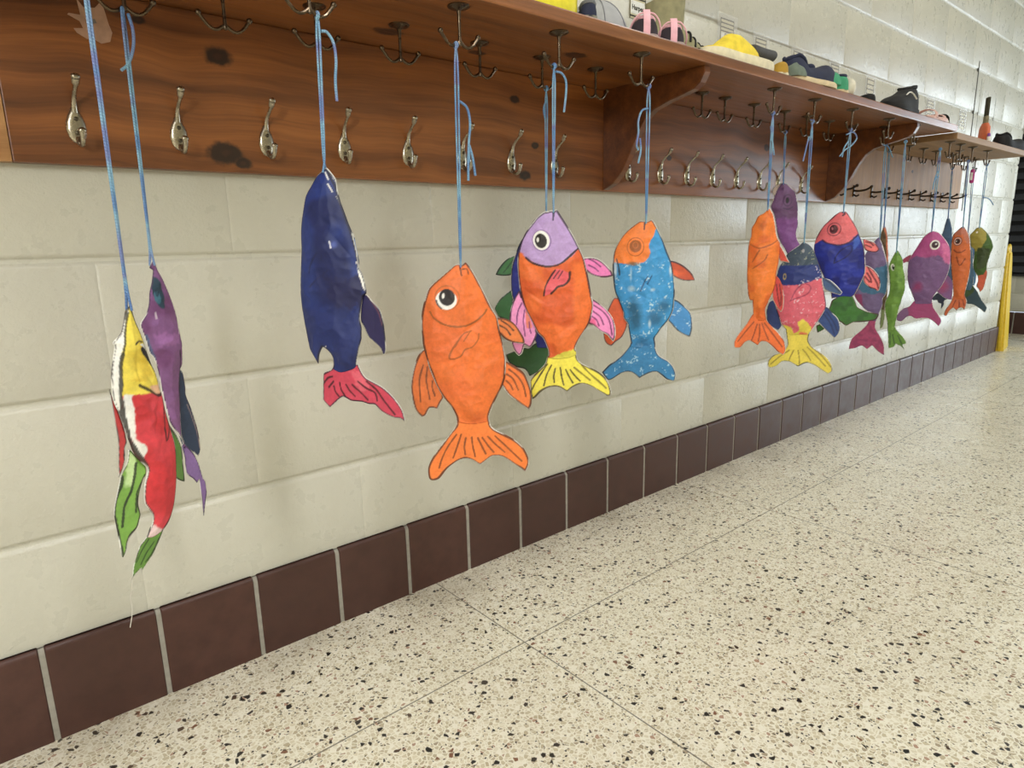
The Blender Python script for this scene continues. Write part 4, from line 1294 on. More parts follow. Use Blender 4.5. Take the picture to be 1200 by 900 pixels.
# ------------------------------------------------------------------ coat racks
ZS = 1.063; TS = .0215; YF = -.303
def bracket_mesh(x, th=.021, dz=0, depth=1.0):
    pr = [(-.290, ZS), (-.291, ZS-.012), (-.281, ZS-.030), (-.266, ZS-.040), (-.242, ZS-.046), (-.206, ZS-.053), (-.166, ZS-.064), (-.142, ZS-.080), (-.127, ZS-.100), (-.114, ZS-.122), (-.098, ZS-.152), (-.078, ZS-.184), (-.050, ZS-.211), (-.0195, .8395), (-.0195, ZS)]
    pr = [(y*depth, z+dz) for y, z in pr]
    bm = bmesh.new(); vs = [bm.verts.new((x, y, z)) for y, z in pr]; f = bm.faces.new(vs)
    r = bmesh.ops.extrude_face_region(bm, geom=[f])
    for e in r['geom']:
        if isinstance(e, bmesh.types.BMVert): e.co.x += th
    bmesh.ops.recalc_face_normals(bm, faces=bm.faces)
    bmesh.ops.bevel(bm, geom=[e for e in bm.edges if len(e.link_faces) == 2 and e.calc_face_angle(0) > 1.2], offset=.0015, segments=2, affect='EDGES')
    me = bpy.data.meshes.new('bracket'); bm.to_mesh(me); bm.free(); return me

def coat_hook_mesh():
    mb = MB()
    # domed oval plate, narrower at the top
    rings = []
    for z, w, d in ((-.0235, .002, .0006), (-.0215, .0062, .0020), (-.016, .0102, .0030), (-.006, .0124, .0034), (.004, .0116, .0034), (.012, .0088, .0034), (.018, .0056, .0034), (.023, .0036, .0034)):
        rings.append([(w*math.cos(a), -(d+.0012)*max(0, math.sin(a))-.0002*(math.sin(a) < 0), z) for a in [2*math.pi*k/16 for k in range(16)]])
    mb.loft(rings)
    mb.tube(arc([(0, -.003, .016), (0, -.0055, .026), (0, -.0105, .034), (0, -.019, .041), (0, -.0265, .047), (0, -.0315, .054)], 4),
            [.0040-.0012*math.sin(i/20*math.pi)+(.0012 if i > 16 else 0) for i in range(21)], 10, flat=.75)
    mb.ball((0, -.0325, .0562), .0056, .0034, .0042)
    p = arc([(0, -.002, -.016), (0, -.007, -.0235), (0, -.015, -.0265), (0, -.022, -.0235), (0, -.0255, -.017), (0, -.0265, -.011)], 4)
    mb.tube(p, [.0040-.0008*math.sin(i/20*math.pi) for i in range(21)], 10, flat=.85)
    mb.ball((0, -.0268, -.0095), .0052, .0036, .0042)
    return mb.mesh('coat_hook')
def ceiling_hook_mesh():
    mb = MB(); 
    mb.lathe([(.0165, 0), (.0165, -.0016), (.013, -.0034), (.0065, -.0048), (.0034, -.0066), (.0025, -.012), (.0022, -.030), (.0024, -.046), (.0034, -.050), (.0030, -.0535), (.001, -.055)], n=20)
    for s in (-1, 1):
        p = arc([(0, 0, -.048), (s*.007, 0, -.0535), (s*.014, 0, -.0555), (s*.021, 0, -.0525), (s*.027, 0, -.046), (s*.032, 0, -.0395)], 4)
        mb.tube(p, [.0026-.0004*math.sin(i/20*math.pi) for i in range(21)], 8)
        mb.ball((s*.0328, 0, -.0380), .0040, .0040, .0040, 12, 8)
    return mb.mesh('shelf_hook')
def peg_mesh():
    mb = MB(); mb.box(-.006, .006, -.0035, 0, -.022, .020, .0015)
    mb.tube(arc([(0, -.002, .0), (0, -.02, -.002), (0, -.044, 0), (0, -.062, .008)], 4), .0036, 8); mb.ball((0, -.064, .009), .0058)
    mb.tube(arc([(0, -.002, -.014), (0, -.012, -.020), (0, -.022, -.016)], 4), .003, 8)
    return mb.mesh('coat_hook')
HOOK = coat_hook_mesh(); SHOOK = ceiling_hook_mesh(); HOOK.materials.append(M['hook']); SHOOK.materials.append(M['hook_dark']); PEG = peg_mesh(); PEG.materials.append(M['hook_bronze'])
SCR = MB().lathe([(.0030, 0), (.0028, .0010), (.0014, .0016), (.0002, .0012)], n=12).mesh('screw'); SCR.materials.append(M['screw'])
SLOT = None

def rack(name, label, x0, x1, bx1, brackets, mats, zs, hooks, outer, inner, extra, zplate, hscale=1.0, peg=False):
    r = thing(name, label, 'coat rack', ((x0+x1)/2, 0, .838))
    ox, oz = (x0+x1)/2, .838
    def put(o, p=(0, 0, 0)): o.parent = r; o.matrix_parent_inverse = Matrix.Translation((-ox, 0, -oz)); return o
    put(MB().box(2.39 if peg else x0, bx1, -.0195, -.0005, .838, zs-.0005, .0015).build('backboard', mats[0], None, False))
    put(MB().box(x0, x1, YF, -.0005, zs, zs+TS, .0025).build('shelf_board', mats[1], None, False))
    for b in brackets:
        put(link('bracket', bracket_mesh(b, dz=zs-ZS), mats[2]))
    first = True
    for x in hooks:
        h = put(link('coat_hook', PEG if peg else HOOK, None)); h.location = (x, -.0193, zplate); h.rotation_euler = (0, 0, random.uniform(-.10, .10)); h.scale = (hscale,)*3
        if x < 2.2 and not peg:
            for z in (-.010, .008):
                s = link('screw', SCR, None, h); s.location = (0, -.0046, z); s.rotation_euler = (R(90), 0, 0)
    for row, y in ((outer, -.265), (inner, -.14), (extra, -.2)):
        for x in row:
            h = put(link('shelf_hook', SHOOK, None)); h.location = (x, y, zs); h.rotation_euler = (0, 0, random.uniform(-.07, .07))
    return r
M_s2 = M['ply']
rack('coat_rack', 'reddish stained pine coat rack with shelf on top, nearest half of the wall', .068, 2.70, 2.388, [1.203, 2.365],
     (M['backboard'], M['shelf'], M['bracket']), ZS, [.144, .272, .402, .537, .665, .790, .918, 1.044, 1.296, 1.425, 1.541, 1.663, 1.787, 1.917, 2.03, 2.184],
     [.150, .379, .612, .818, 1.035, 1.528, 1.732, 1.955, 2.21, 2.372+.05], [.196, .315, .445, .586, .747, .896, 1.045, 1.421, 1.52, 1.658, 1.82, 1.95, 2.09, 2.25, 2.565], [2.372-.02], .889)
rack('coat_rack', 'pale unvarnished coat rack with shelf, far half of the wall near the corner', 2.705, 3.62, 3.79, [],
     (M['ply'], M['ply_shelf'], M['bracket']), 1.041, [2.464, 2.59, 2.75, 2.88, 3.01, 3.14, 3.27, 3.40, 3.53, 3.66], [2.69+.075, 2.88, 3.02, 3.21], [2.75, 2.893, 3.03, 3.235, 3.38, 3.53], [3.10], .884, peg=True)
rack('coat_rack', 'honey coloured pine coat rack whose end just shows at the left edge', -1.4, .0675, .0675, [], (M['board_pale'], M['board_pale'], M['bracket']), ZS, [-.30, -.17, -.04], [-.1], [-.12], [], .889)
# torn sticker left on the backboard
def flat_poly(name, pts, y, m, th=.0004, parent=None):
    bm = bmesh.new(); vs = [bm.verts.new((x, y, z)) for x, z in pts]; f = bm.faces.new(vs)
    r = bmesh.ops.extrude_face_region(bm, geom=[f])
    for e in r['geom']:
        if isinstance(e, bmesh.types.BMVert): e.co.y += th
    bmesh.ops.recalc_face_normals(bm, faces=bm.faces); me = bpy.data.meshes.new(name); bm.to_mesh(me); bm.free()
    return link(name, me, m, parent)
st = thing('torn_sticker', 'half peeled pale cat-shaped sticker on the board behind the leftmost string', 'sticker', (.182, -.0205, 1.02))
flat_poly('sticker_paper', [(-.016, .030), (-.009, .020), (.004, .022), (.013, .032), (.016, .016), (.018, .004), (.021, -.006), (.017, -.018), (.006, -.022), (-.004, -.017), (-.010, -.019), (-.021, -.013), (-.024, -.008), (-.013, -.006), (-.016, .002), (-.029, .008), (-.027, .010), (-.014, .010)], 0, Cx('faded_sticker', (176, 140, 118), .5, var=.2), parent=st)
flat_poly('sticker_mark', [(-.004, .006), (.002, .008), (.004, .003), (-.002, .001)], -.0004, Cx('sticker_grey', (120, 112, 108), .5), parent=st)

# ------------------------------------------------------------------ paper fish
def vnoise(u, v, s, seed):
    rs = np.random.RandomState(seed); G = rs.rand(64, 64)
    a = u/s+17.3; b = v/s+23.7; i = np.floor(a).astype(int); j = np.floor(b).astype(int)
    fa = a-i; fb = b-j; fa = fa*fa*(3-2*fa); fb = fb*fb*(3-2*fb)
    g = lambda p, q: G[p % 64, q % 64]
    return (g(i, j)*(1-fa)+g(i+1, j)*fa)*(1-fb)+(g(i, j+1)*(1-fa)+g(i+1, j+1)*fa)*fb
def smooth_closed(P, n=5):
    P = np.array(P, float); a = np.roll(P, 1, 0); c = np.roll(P, -1, 0); d = np.roll(P, -2, 0); out = []
    # corners stay corners
    e1 = P-a; e2 = c-P; l = np.linalg.norm(e1, axis=1)*np.linalg.norm(e2, axis=1)+1e-9
    cos = (e1*e2).sum(1)/l
    m = .5*(c-a)*np.where(cos < .35, 0.25, .9)[:, None]
    m2 = np.roll(m, -1, 0); L = np.linalg.norm(c-P, axis=1)[:, None]
    def lim(v):
        k = np.linalg.norm(v, axis=1)[:, None]+1e-9; return v*np.minimum(1, L*1.1/k)
    m1 = lim(m); m2 = lim(m2)
    for i in range(n):
        t = i/n; out.append((2*t**3-3*t*t+1)*P+(t**3-2*t*t+t)*m1+(-2*t**3+3*t*t)*c+(t**3-t*t)*m2)
    return np.stack(out, 1).reshape(-1, 2)
def smooth_open(P, n=5):
    P = np.array(P, float)
    if len(P) < 3: return P
    Q = np.vstack([2*P[0]-P[1], P, 2*P[-1]-P[-2]]); out = []
    for i in range(1, len(Q)-2):
        a, b, c, d = Q[i-1:i+3]
        for k in range(n):
            t = k/n; out.append(.5*((2*b)+(c-a)*t+(2*a-5*b+4*c-d)*t*t+(-a+3*b-3*c+d)*t**3))
    out.append(P[-1]); return np.array(out)
def seg_dist(X, A, B):
    """distance of points X(n,2) to segments A-B(m,2): min distance, nearest point, segment id"""
    best = np.full(len(X), 1e9); near = np.zeros_like(X)
    for a, b in zip(A, B):
        ab = b-a; t = np.clip(((X-a)@ab)/(ab@ab+1e-12), 0, 1); q = a+t[:, None]*ab; d = np.linalg.norm(X-q, axis=1)
        k = d < best; best[k] = d[k]; near[k] = q[k]
    return best, near
def inside(X, P):
    c = np.zeros(len(X), bool); n = len(P)
    for i in range(n):
        x1, y1 = P[i]; x2, y2 = P[(i+1) % n]
        if y1 == y2: continue
        k = ((y1 > X[:, 1]) != (y2 > X[:, 1])) & (X[:, 0] < (x2-x1)*(X[:, 1]-y1)/(y2-y1)+x1); c ^= k
    return c
def srgb(c):
    q = np.array(lin(c)); return q * .95 + q.mean() * .05
def part_mesh(name, poly, T, h, ops, edge, others, seed, bend):
    # puffed paper shape with its painted colours, outline given in millimetres
    nojoint = (name == 'body')
    P = smooth_closed(poly, 4); lo = P.min(0)-h; hi = P.max(0)+h
    nx = int((hi[0]-lo[0])/h)+2; ny = int((hi[1]-lo[1])/h)+2
    gx, gy = np.meshgrid(lo[0]+h*np.arange(nx), lo[1]+h*np.arange(ny)); X = np.stack([gx.ravel(), gy.ravel()], 1)
    A = P; B = np.roll(P, -1, 0); d, near = seg_dist(X, A, B); ins = inside(X, P)
    cen = np.stack([(gx[:-1, :-1]+h/2).ravel(), (gy[:-1, :-1]+h/2).ravel()], 1); cin = inside(cen, P)
    ci, cj = np.divmod(np.arange((ny-1)*(nx-1)), nx-1); v00 = ci*nx+cj
    quads = np.stack([v00, v00+1, v00+nx+1, v00+nx], 1)[cin]
    used = np.zeros(len(X), bool); used[quads.ravel()] = True
    cnt = np.bincount(quads.ravel(), minlength=len(X)); rim = used & (cnt < 4)
    Y = X.copy(); Y[rim] = near[rim]; d2 = np.where(rim, 0, d)
    # unsigned distance to the cut edge only (edges that run inside a neighbouring part are joins)
    keep = np.ones(len(A), bool)
    mid = (A+B)/2
    for o in others: keep &= ~inside(mid, smooth_closed(o, 2))
    dc = seg_dist(Y, A[keep], B[keep])[0] if keep.any() else np.full(len(Y), 99.)
    Rr = max(6., min(52., 1.0*d.max() if T > 5 else 12.)); q = np.clip(d2/Rr, 0, 1)
    if T > 5:
        join = ~keep
        do = seg_dist(Y, A[~join], B[~join])[0] if join.any() and (~join).any() else d2
        dj = seg_dist(Y, A[join], B[join])[0] if join.any() and nojoint else np.full(len(Y), 1e3)
        q = np.clip(do/Rr, 0, 1) if nojoint else q
        fj = np.clip(dj/26, 0, 1); z = T*(1-(1-q)**2)**.78*(fj*fj*(3-2*fj))*.92
    else: z = np.minimum(d2*.6, .35)
    u, v = Y[:, 0], Y[:, 1]
    amp = np.clip(d2/11, 0, 1)*(1.15 if T > 5 else .25)
    n1 = vnoise(u, v, 26, seed); n2 = vnoise(u*.8+v*.5, v-u*.3, 15, seed+1); n3 = vnoise(u, v, 7, seed+2)
    cr = -abs(n1-.5)*7.5-abs(n2-.5)*4.2+(n3-.5)*.9+1.8
    rs = np.random.RandomState(seed+9)
    for k in range(7 if T > 5 else 2):
        c = Y[used][rs.randint(used.sum())]; w = rs.rand()*math.pi; dd = (u-c[0])*math.cos(w)+(v-c[1])*math.sin(w); al = -(u-c[0])*math.sin(w)+(v-c[1])*math.cos(w)
        cr += -(rs.rand()*2.6+.6)*np.exp(-abs(dd)/3.2)*np.exp(-(al/26)**2)
    b1, b2, b3 = bend; sheet = b1*((u)/60)**2+b2*np.sin(v/70+b3)*3+b3*np.sin(u/30+seed)*1.2
    zf = z+cr*amp*.62+sheet; zb = -z-np.roll(cr, 3)*amp*.5+sheet
    if T <= 5: zf = z+cr*amp+sheet; zb = zf-2*np.minimum(d2*.6, .35)
    # paint
    col = np.tile(srgb((235, 235, 228)), (len(Y), 1)); W = lambda: (vnoise(u, v, 3.5, seed+5)-.5)*2+(vnoise(u, v, 11, seed+6)-.5)*2.5
    wob = W()
    def over(c, a): col[:] = col*(1-a[:, None])+srgb(c)*a[:, None]
    for op in ops:
        k = op[0]
        if k == 'base':
            over(op[1], np.ones(len(Y))); col[:] *= (.93+.14*vnoise(u, v, 18, seed+7))[:, None]
        elif k == 'blob': over(op[1], np.clip((vnoise(u, v, op[2], seed+8)-.42)*3.2, 0, .85))
        elif k == 'blob2':
            pp = np.array(op[3], float).reshape(-1, 2)/10; over(op[1], np.clip((vnoise(u, v, op[2], seed+8)-.42)*3, 0, .8)*inside(Y, pp))
        elif k in ('speck', 'speck2'):
            n = vnoise(u, v, 2.4, seed+11)*vnoise(u, v, 9, seed+12); a = np.clip((n-(.62-.22*op[2]))*9, 0, .9)
            if k == 'speck2': a = a*inside(Y, np.array(op[3], float).reshape(-1, 2)/10)
            over(op[1], a)
        elif k == 'poly':
            pp = smooth_closed(np.array(op[3], float).reshape(-1, 2)/10, 3); dd = seg_dist(Y, pp, np.roll(pp, -1, 0))[0]; sg = np.where(inside(Y, pp), dd, -dd)
            fe = max(op[2], .5); over(op[1], np.clip((sg+wob*fe*.55)/fe+.5, 0, 1))
        elif k == 'line':
            pp = smooth_open(np.array(op[3], float).reshape(-1, 2)/10); dd = seg_dist(Y, pp[:-1], pp[1:])[0]
            hw = op[2] * .74 * (1 + .18 * wob); over(op[1], np.clip((hw-dd)/(.55*h)+.5, 0, 1)*.93)
        elif k == 'soft':
            c = np.array(op[2])/10; rr = np.sqrt(((u-c[0])/op[3])**2+((v-c[1])/op[4])**2)+wob*.12; over(op[1], np.clip(1.35-rr, 0, 1)*.85)
        elif k in ('ell', 'ring'):
            c = np.array(op[2])/10; w = R(op[5]); x = (u-c[0])*math.cos(w)+(v-c[1])*math.sin(w); y = -(u-c[0])*math.sin(w)+(v-c[1])*math.cos(w)
            rr = np.sqrt((x/max(op[3], .3))**2+(y/max(op[4], .3))**2); s = min(op[3], op[4])
            if k == 'ell': over(op[1], np.clip((1-rr)*s/(.6*h)+.5, 0, 1))
            else: over(op[1], np.clip((op[6]/2-abs(rr-1)*s)/(.6*h)+.5, 0, 1)*.9)
    wm = .95 * edge[0] * (.55 + 1.1 * vnoise(u, v, 30, seed+20))
    lw = 1.6 * edge[1] * (.6 + .8 * vnoise(u, v, 22, seed+21))
    over(edge[2], np.clip((wm+lw-dc)/(.6*h)+.5, 0, 1)*.92); over((238, 236, 228), np.clip((wm-dc)/(.6*h)+.5, 0, 1)*np.clip((vnoise(u, v, 25, seed+23)-.36)*7, 0, 1))
    # assemble
    idx = np.full(len(Y), -1); ui = np.nonzero(used)[0]; idx[ui] = np.arange(len(ui)); n = len(ui)
    rimu = rim[ui]; inner = np.nonzero(~rimu)[0]; back = np.arange(n); back[inner] = n+np.arange(len(inner))
    V = np.vstack([np.stack([u[ui], -zf[ui], v[ui]], 1), np.stack([u[ui][inner], -zb[ui][inner], v[ui][inner]], 1)])/1000
    V[:n][rimu] = np.stack([u[ui][rimu], -sheet[ui][rimu], v[ui][rimu]], 1)/1000
    Q = idx[quads]; F2 = np.vstack([Q, back[Q][:, ::-1]]); CO = np.vstack([col[ui], col[ui][inner]])
    me = bpy.data.meshes.new(name); me.from_pydata(V.tolist(), [], F2.tolist()); me.polygons.foreach_set('use_smooth', [True]*len(F2))
    at = me.color_attributes.new('paint', 'FLOAT_COLOR', 'POINT'); at.data.foreach_set('color', np.hstack([CO, np.ones((len(CO), 1))]).astype(np.float32).ravel())
    me.materials.append(M['paint']); me.update(); return me, (lambda x, y: float(np.interp(0, [0], [0])))

for fi, F in enumerate(FISH):
    o = F['o']; t = thing('paper_fish', F['label'], 'paper fish', tuple(o), F['a'], 'painted paper fish hanging from the coat rack')
    rs = random.Random(fi*7+3); bend = (rs.uniform(-1.4, 1.4), rs.uniform(-.5, .5), rs.uniform(-.6, .6))
    polys = {p[0]: [(p[2][i]/10, p[2][i+1]/10) for i in range(0, len(p[2]), 2)] for p in F['parts']}
    for pi, (nm, T, _) in enumerate(F['parts']):
        others = [polys['body']] if nm not in ('body', 'tail') else ([polys['tail']] if nm == 'body' else [polys['body']])
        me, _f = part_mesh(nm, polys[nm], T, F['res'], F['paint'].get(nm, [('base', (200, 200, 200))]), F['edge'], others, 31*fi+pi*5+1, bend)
        ob = link(nm, me, None, t)
        if nm not in ('body', 'tail'): ob.location = (0, .0012+.0006*pi, 0)
        if nm == 'tail': ob.location = (0, .0006, 0)
        if nm != 'body': ob['label'] = {'tail': 'forked paper tail fin', 'pelvic_fin': 'left side fin', 'dorsal_fin': 'upper right fin', 'anal_fin': 'lower right fin', 'pectoral_fin': 'front fin', 'paper_flap': 'bare paper flap at the nose'}[nm]
    # string: two strands from the hook to the nose, with loose ends
    inv = Matrix.Translation(Vector(o)) @ Matrix.Rotation(F['a'], 4, 'Z'); inv.invert()
    top = Vector((o[0]*.35+F['top'][0]*.65, o[1], (1.041 if o[0] > 2.7 else ZS)-.0545)); nose = Vector(o)
    mb = MB(); g = rs.uniform(.0018, .003)
    side = Vector((math.cos(F['a']), math.sin(F['a']), 0))
    for s in (-1, 1):
        pts = [top+Vector((0, 0, .0045)), top+side*s*g*1.0+Vector((0, .004*s, -.001)), top.lerp(nose, .12)+side*s*g*.9, top.lerp(nose, .5)+side*s*g*.7, top.lerp(nose, .9)+side*s*g*.35, nose+Vector((0, 0, -.004))-inv.to_3x3().inverted() @ Vector((0, .004*s, 0))]
        mb.tube([inv @ p for p in arc(pts, 5)], .00145, 8)
    mb.tube([inv @ (top+Vector((0, .0045*math.sin(w)*1.0, .0042*math.cos(w)))) for w in [k*math.pi/6 for k in range(13)]], .0016, 8)
    mb.build('hanging_string', M['yarn'], t)
    for tl in F['tails']:
        if len(tl) > 1: MB().tube([inv @ (Vector(p)/1000) for p in arc([Vector(q) for q in tl], 5)], .0019, 8).build('string_end', M['yarn'], t)
    if F['thread']: MB().tube([inv @ (Vector(p)/1000) for p in arc([Vector(q) for q in F['thread']], 5)], .0005, 6).build('loose_thread', Cx('white_thread', (205, 200, 190), .8), t)
EXPO = 0.02
ZT = ZS+TS; ZT2 = 1.041+TS
# ------------------------------------------------------------------ things on the shelf
def w_at(t, W, toe=.5):
    a = W/2*(.80+.20*math.sin(min(1, t/.75)*math.pi/2+.1)) if t < .75 else W/2*math.sqrt(max(0, 1-((t-.75)/.25)**2*.985))
    if t < .12: a *= math.sqrt(max(0.05, 1-((.12-t)/.12)**2*.93))
    if .25 < t < .55: a *= 1-.08*math.sin((t-.25)/.3*math.pi)
    return a
TS_ = [0, .02, .06, .12, .2, .3, .4, .5, .6, .7, .78, .85, .91, .96, .99, 1.0]
def sole_mesh(L, W, h, name='sole', grow=1.06):
    out = [(L*t, w_at(t, W)*grow) for t in TS_]; ring = [(x, y) for x, y in out]+[(x, -y) for x, y in out[::-1]]
    mb = MB(); mb.loft([[(x, y*.97, 0) for x, y in ring], [(x, y, h*.25) for x, y in ring], [(x, y, h*.8) for x, y in ring], [(x, y*.96, h) for x, y in ring]]); return mb.mesh(name)
def upper_mesh(L, W, h0, prof, name='upper', n=14, sq=.75):
    mb = MB(); rings = []
    for t in TS_:
        H = float(np.interp(t, [p[0] for p in prof], [p[1] for p in prof])); w = w_at(t, W); r = []
        for k in range(n+1):
            a = math.pi*k/n; r.append((L*t, w*math.copysign(abs(math.cos(a))**sq, math.cos(a)), h0+H*math.sin(a)**sq))
        rings.append(r)
    mb.loft(rings); return mb.mesh(name)
def shoe(label, cat, loc, rz, L, W, H, sole, upper, collar=None, sh=.014, prof=None, name='sneaker', group=None, toe=None):
    t = thing(name, label, cat, loc, rz, group)
    prof = prof or [(0, H*.72), (.05, H*.98), (.15, H), (.3, H*.86), (.42, H*.80), (.52, H*.74), (.68, H*.50), (.85, H*.38), (.95, H*.26), (1, H*.1)]
    link('sole', sole_mesh(L, W, sh), sole, t); link('upper', upper_mesh(L, W*.96, sh-.002, prof), upper, t)
    if collar:
        zc = lambda x: sh+float(np.interp(x, [p[0] for p in prof], [p[1] for p in prof]))
        pts = []
        for k in range(25):
            a = 2*math.pi*k/24; tt = .21+.17*math.cos(a); pts.append((L*tt, W*.30*math.sin(a), zc(tt)-.0022-.004*abs(math.sin(a))))
        mb = MB(); mb.tube(pts, .0042, 8, False); ring = [(p[0], p[1]*.96, p[2]+.0005) for p in pts[:-1]]; mb.add(ring, [tuple(range(24))]); link('collar', mb.mesh('collar'), collar, t)
    if toe:
        pr = [(0, .0), (.78, 0), (.8, H*.44), (.88, H*.38), (.95, H*.29), (1, H*.12)]
        mb = MB(); rr = []
        for tt in (.8, .85, .9, .94, .97, 1.0):
            Hh = float(np.interp(tt, [p[0] for p in pr], [p[1] for p in pr])); w = w_at(tt, W)*1.02
            rr.append([(L*tt*1.004, w*math.copysign(abs(math.cos(math.pi*k/12))**.75, math.cos(math.pi*k/12)), sh-.003+Hh*math.sin(math.pi*k/12)**.75) for k in range(13)])
        mb.loft(rr); link('toe_cap', mb.mesh('toe_cap'), toe, t)
    return t
black = Cx('black_fabric', (14, 13, 15), .8); white = Cx('white_rubber', (225, 222, 214), .6); cream = Cx('cream_rubber', (218, 208, 176), .6)
navy = Cx('navy_knit', (30, 36, 62), .8); pink = Cx('pink_webbing', (232, 178, 190), .7); dkplum = Cx('dark_plum_mesh', (46, 36, 44), .8)
yel = Cx('yellow_plastic', (236, 226, 60), .35)
# yellow tub
t = thing('plastic_tub', 'bright yellow plastic tub on the shelf, cut by the top of the frame', 'tub', (.765, -.222, ZT))
rr = []
for z, k in ((0, .94), (.004, .965), (.06, .98), (.12, 1.0), (.15, 1.01)):
    rr.append([((.096*math.copysign(abs(math.cos(a))**.35, math.cos(a)))*k, (.066*math.copysign(abs(math.sin(a))**.35, math.sin(a)))*k, z) for a in [2*math.pi*i/40 for i in range(40)]])
MB().loft(rr).build('tub_body', yel, t)
MB().tube([(1.03*.097*math.copysign(abs(math.cos(a))**.35, math.cos(a)), 1.03*.067*math.copysign(abs(math.sin(a))**.35, math.sin(a)), .152) for a in [2*math.pi*i/40 for i in range(41)]], .004, 8, False).build('rim', yel, t)
shoe('tiny dark navy toddler shoe beside the yellow tub, heel to the front', 'shoe', (.868, -.290, ZT), R(60), .085, .034, .026, Cx('grey_rubber', (120, 118, 104), .7), navy, Cx('grey_lining', (110, 112, 116), .8), sh=.008)
# grey cap
t = thing('knit_cap', 'pale grey cap with vertical seams on the shelf', 'cap', (.992, -.188, ZT))
mb = MB(); prof = [(.064*math.cos(a), .080*math.sin(a)) for a in [math.pi/2*k/10 for k in range(11)]]
mb.lathe([(.0645, 0)]+prof[:-1]+[(.001, .0802)], n=32); mb.build('crown', Cx('grey_jersey', (164, 165, 168), .85, var=.06), t)
for k in range(8):
    a = math.pi/4*k+.25; MB().tube([(.0645*math.cos(e)*math.cos(a), .0645*math.cos(e)*math.sin(a), .0805*math.sin(e)) for e in [.05+1.48*j/10 for j in range(11)]], .0011, 6).build('seam', Cx('grey_seam', (128, 128, 134), .85), t)
MB().ball((0, 0, .081), .005, .005, .003).build('button', Cx('grey_seam', (128, 128, 134), .85), t)
# dark sneakers with pink pull tabs
for i, (x, lb) in enumerate([(1.026, 'dark plum sneaker with pink heel tab, nearer the grey cap'), (1.108, 'dark plum sneaker with pink heel tab, in front of the olive boot')]):
    s = shoe(lb, 'sneaker', (x, -.283, ZT), R(50), .15, .060, .034, Cx('speckled_sole', (150, 132, 128), .7, var=.35), dkplum, pink, sh=.008, group='pink trimmed kids sneakers')
    MB().loft([[(x-.0016, -.0062, z), (x+.0016, -.0062, z), (x+.0016, .0062, z), (x-.0016, .0062, z)] for x, z in ((-.001, .004), (-.003, .016), (-.002, .030), (.001, .042), (.0045, .049), (.0075, .050))]).build('pull_tab', pink, s)
    for sd in (-1, 1): MB().tube(arc([(.001, sd*.005, .043), (.002, sd*.014, .0405), (.006, sd*.0235, .031), (.015, sd*.029, .018), (.026, sd*.030, .009)], 4), .0015, 6).build('trim', pink, s)
# olive boot
ol = Cx('olive_canvas', (146, 141, 108), .85, var=.18, bump=.2)
b = shoe('tall olive green lace-up boot leaning behind the pink-tabbed sneakers', 'boot', (1.245, -.105, ZT), R(-13), .235, .085, .085, Cx('boot_sole', (178, 178, 110), .7), ol, None, sh=.016, name='ankle_boot',
         prof=[(0, .085), (.1, .10), (.3, .105), (.45, .088), (.6, .062), (.8, .046), (.95, .034), (1, .012)], toe=Cx('lime_rubber', (196, 200, 112), .6))
rr = []
for z, cx, rx, ry in ((.06, .052, .046, .036), (.09, .052, .044, .036), (.12, .050, .044, .036), (.15, .046, .047, .037), (.172, .042, .050, .039)):
    rr.append([(cx+rx*math.cos(a)+ (z-.06)*.12, ry*math.sin(a), z+.022*math.cos(a)*(z-.06)/.11) for a in [2*math.pi*k/24 for k in range(24)]])
MB().loft(rr, False).build('shaft', ol, b)
MB().loft([[(.046+(x-.046)*.95, y*.95, z-.0012) for x, y, z in rr[-1]], [(.048+(x-.048)*.80, y*.80, z-.018) for x, y, z in rr[-1]]]).build('lining', Cx('boot_lining', (52, 54, 48), .9), b)
for k in range(5):
    x = .112+k*.014; z = .014+float(np.interp((.112+k*.014)/.235, [.3, .45, .6, .8], [.105, .088, .062, .046]))+.002
    MB().tube(arc([(x-.010, -.034, z-.026), (x-.002, -.024, z-.008), (x+.004, -.008, z+.001), (x+.010, .012, z-.002)], 4), .0028, 6).build('lace', black, b)
# yellow slipper
t = thing('slipper', 'soft yellow slipper with cream sole and charcoal cuff along the shelf edge', 'slipper', (1.225, -.258, ZT), 0)
link('sole', sole_mesh(.272, .082, .020), cream, t)
yf = Cx('yellow_fleece', (232, 206, 62), .85, var=.14, bump=.3)
link('upper', upper_mesh(.215, .070, .018, [(0, .002), (.12, .010), (.3, .018), (.48, .046), (.58, .050), (.7, .042), (.85, .030), (1, .012)], sq=.9), yf, t)
MB().loft([[(x, -.012+.020*math.cos(a)*k, .040+.0135*math.sin(a)*k) for a in [2*math.pi*i/16 for i in range(16)]] for x, k in ((.178, .85), (.183, 1), (.20, .96), (.23, .94), (.255, .97), (.262, 1), (.264, .8))]).build('cuff', Cx('charcoal_ribbing', (74, 74, 76), .9), t)
t = shoe('small mustard and cream soft shoe just right of the yellow slipper', 'shoe', (1.518, -.293, ZT), R(70), .10, .045, .026, cream, Cx('mustard_suede', (176, 138, 48), .85), None, sh=.008)
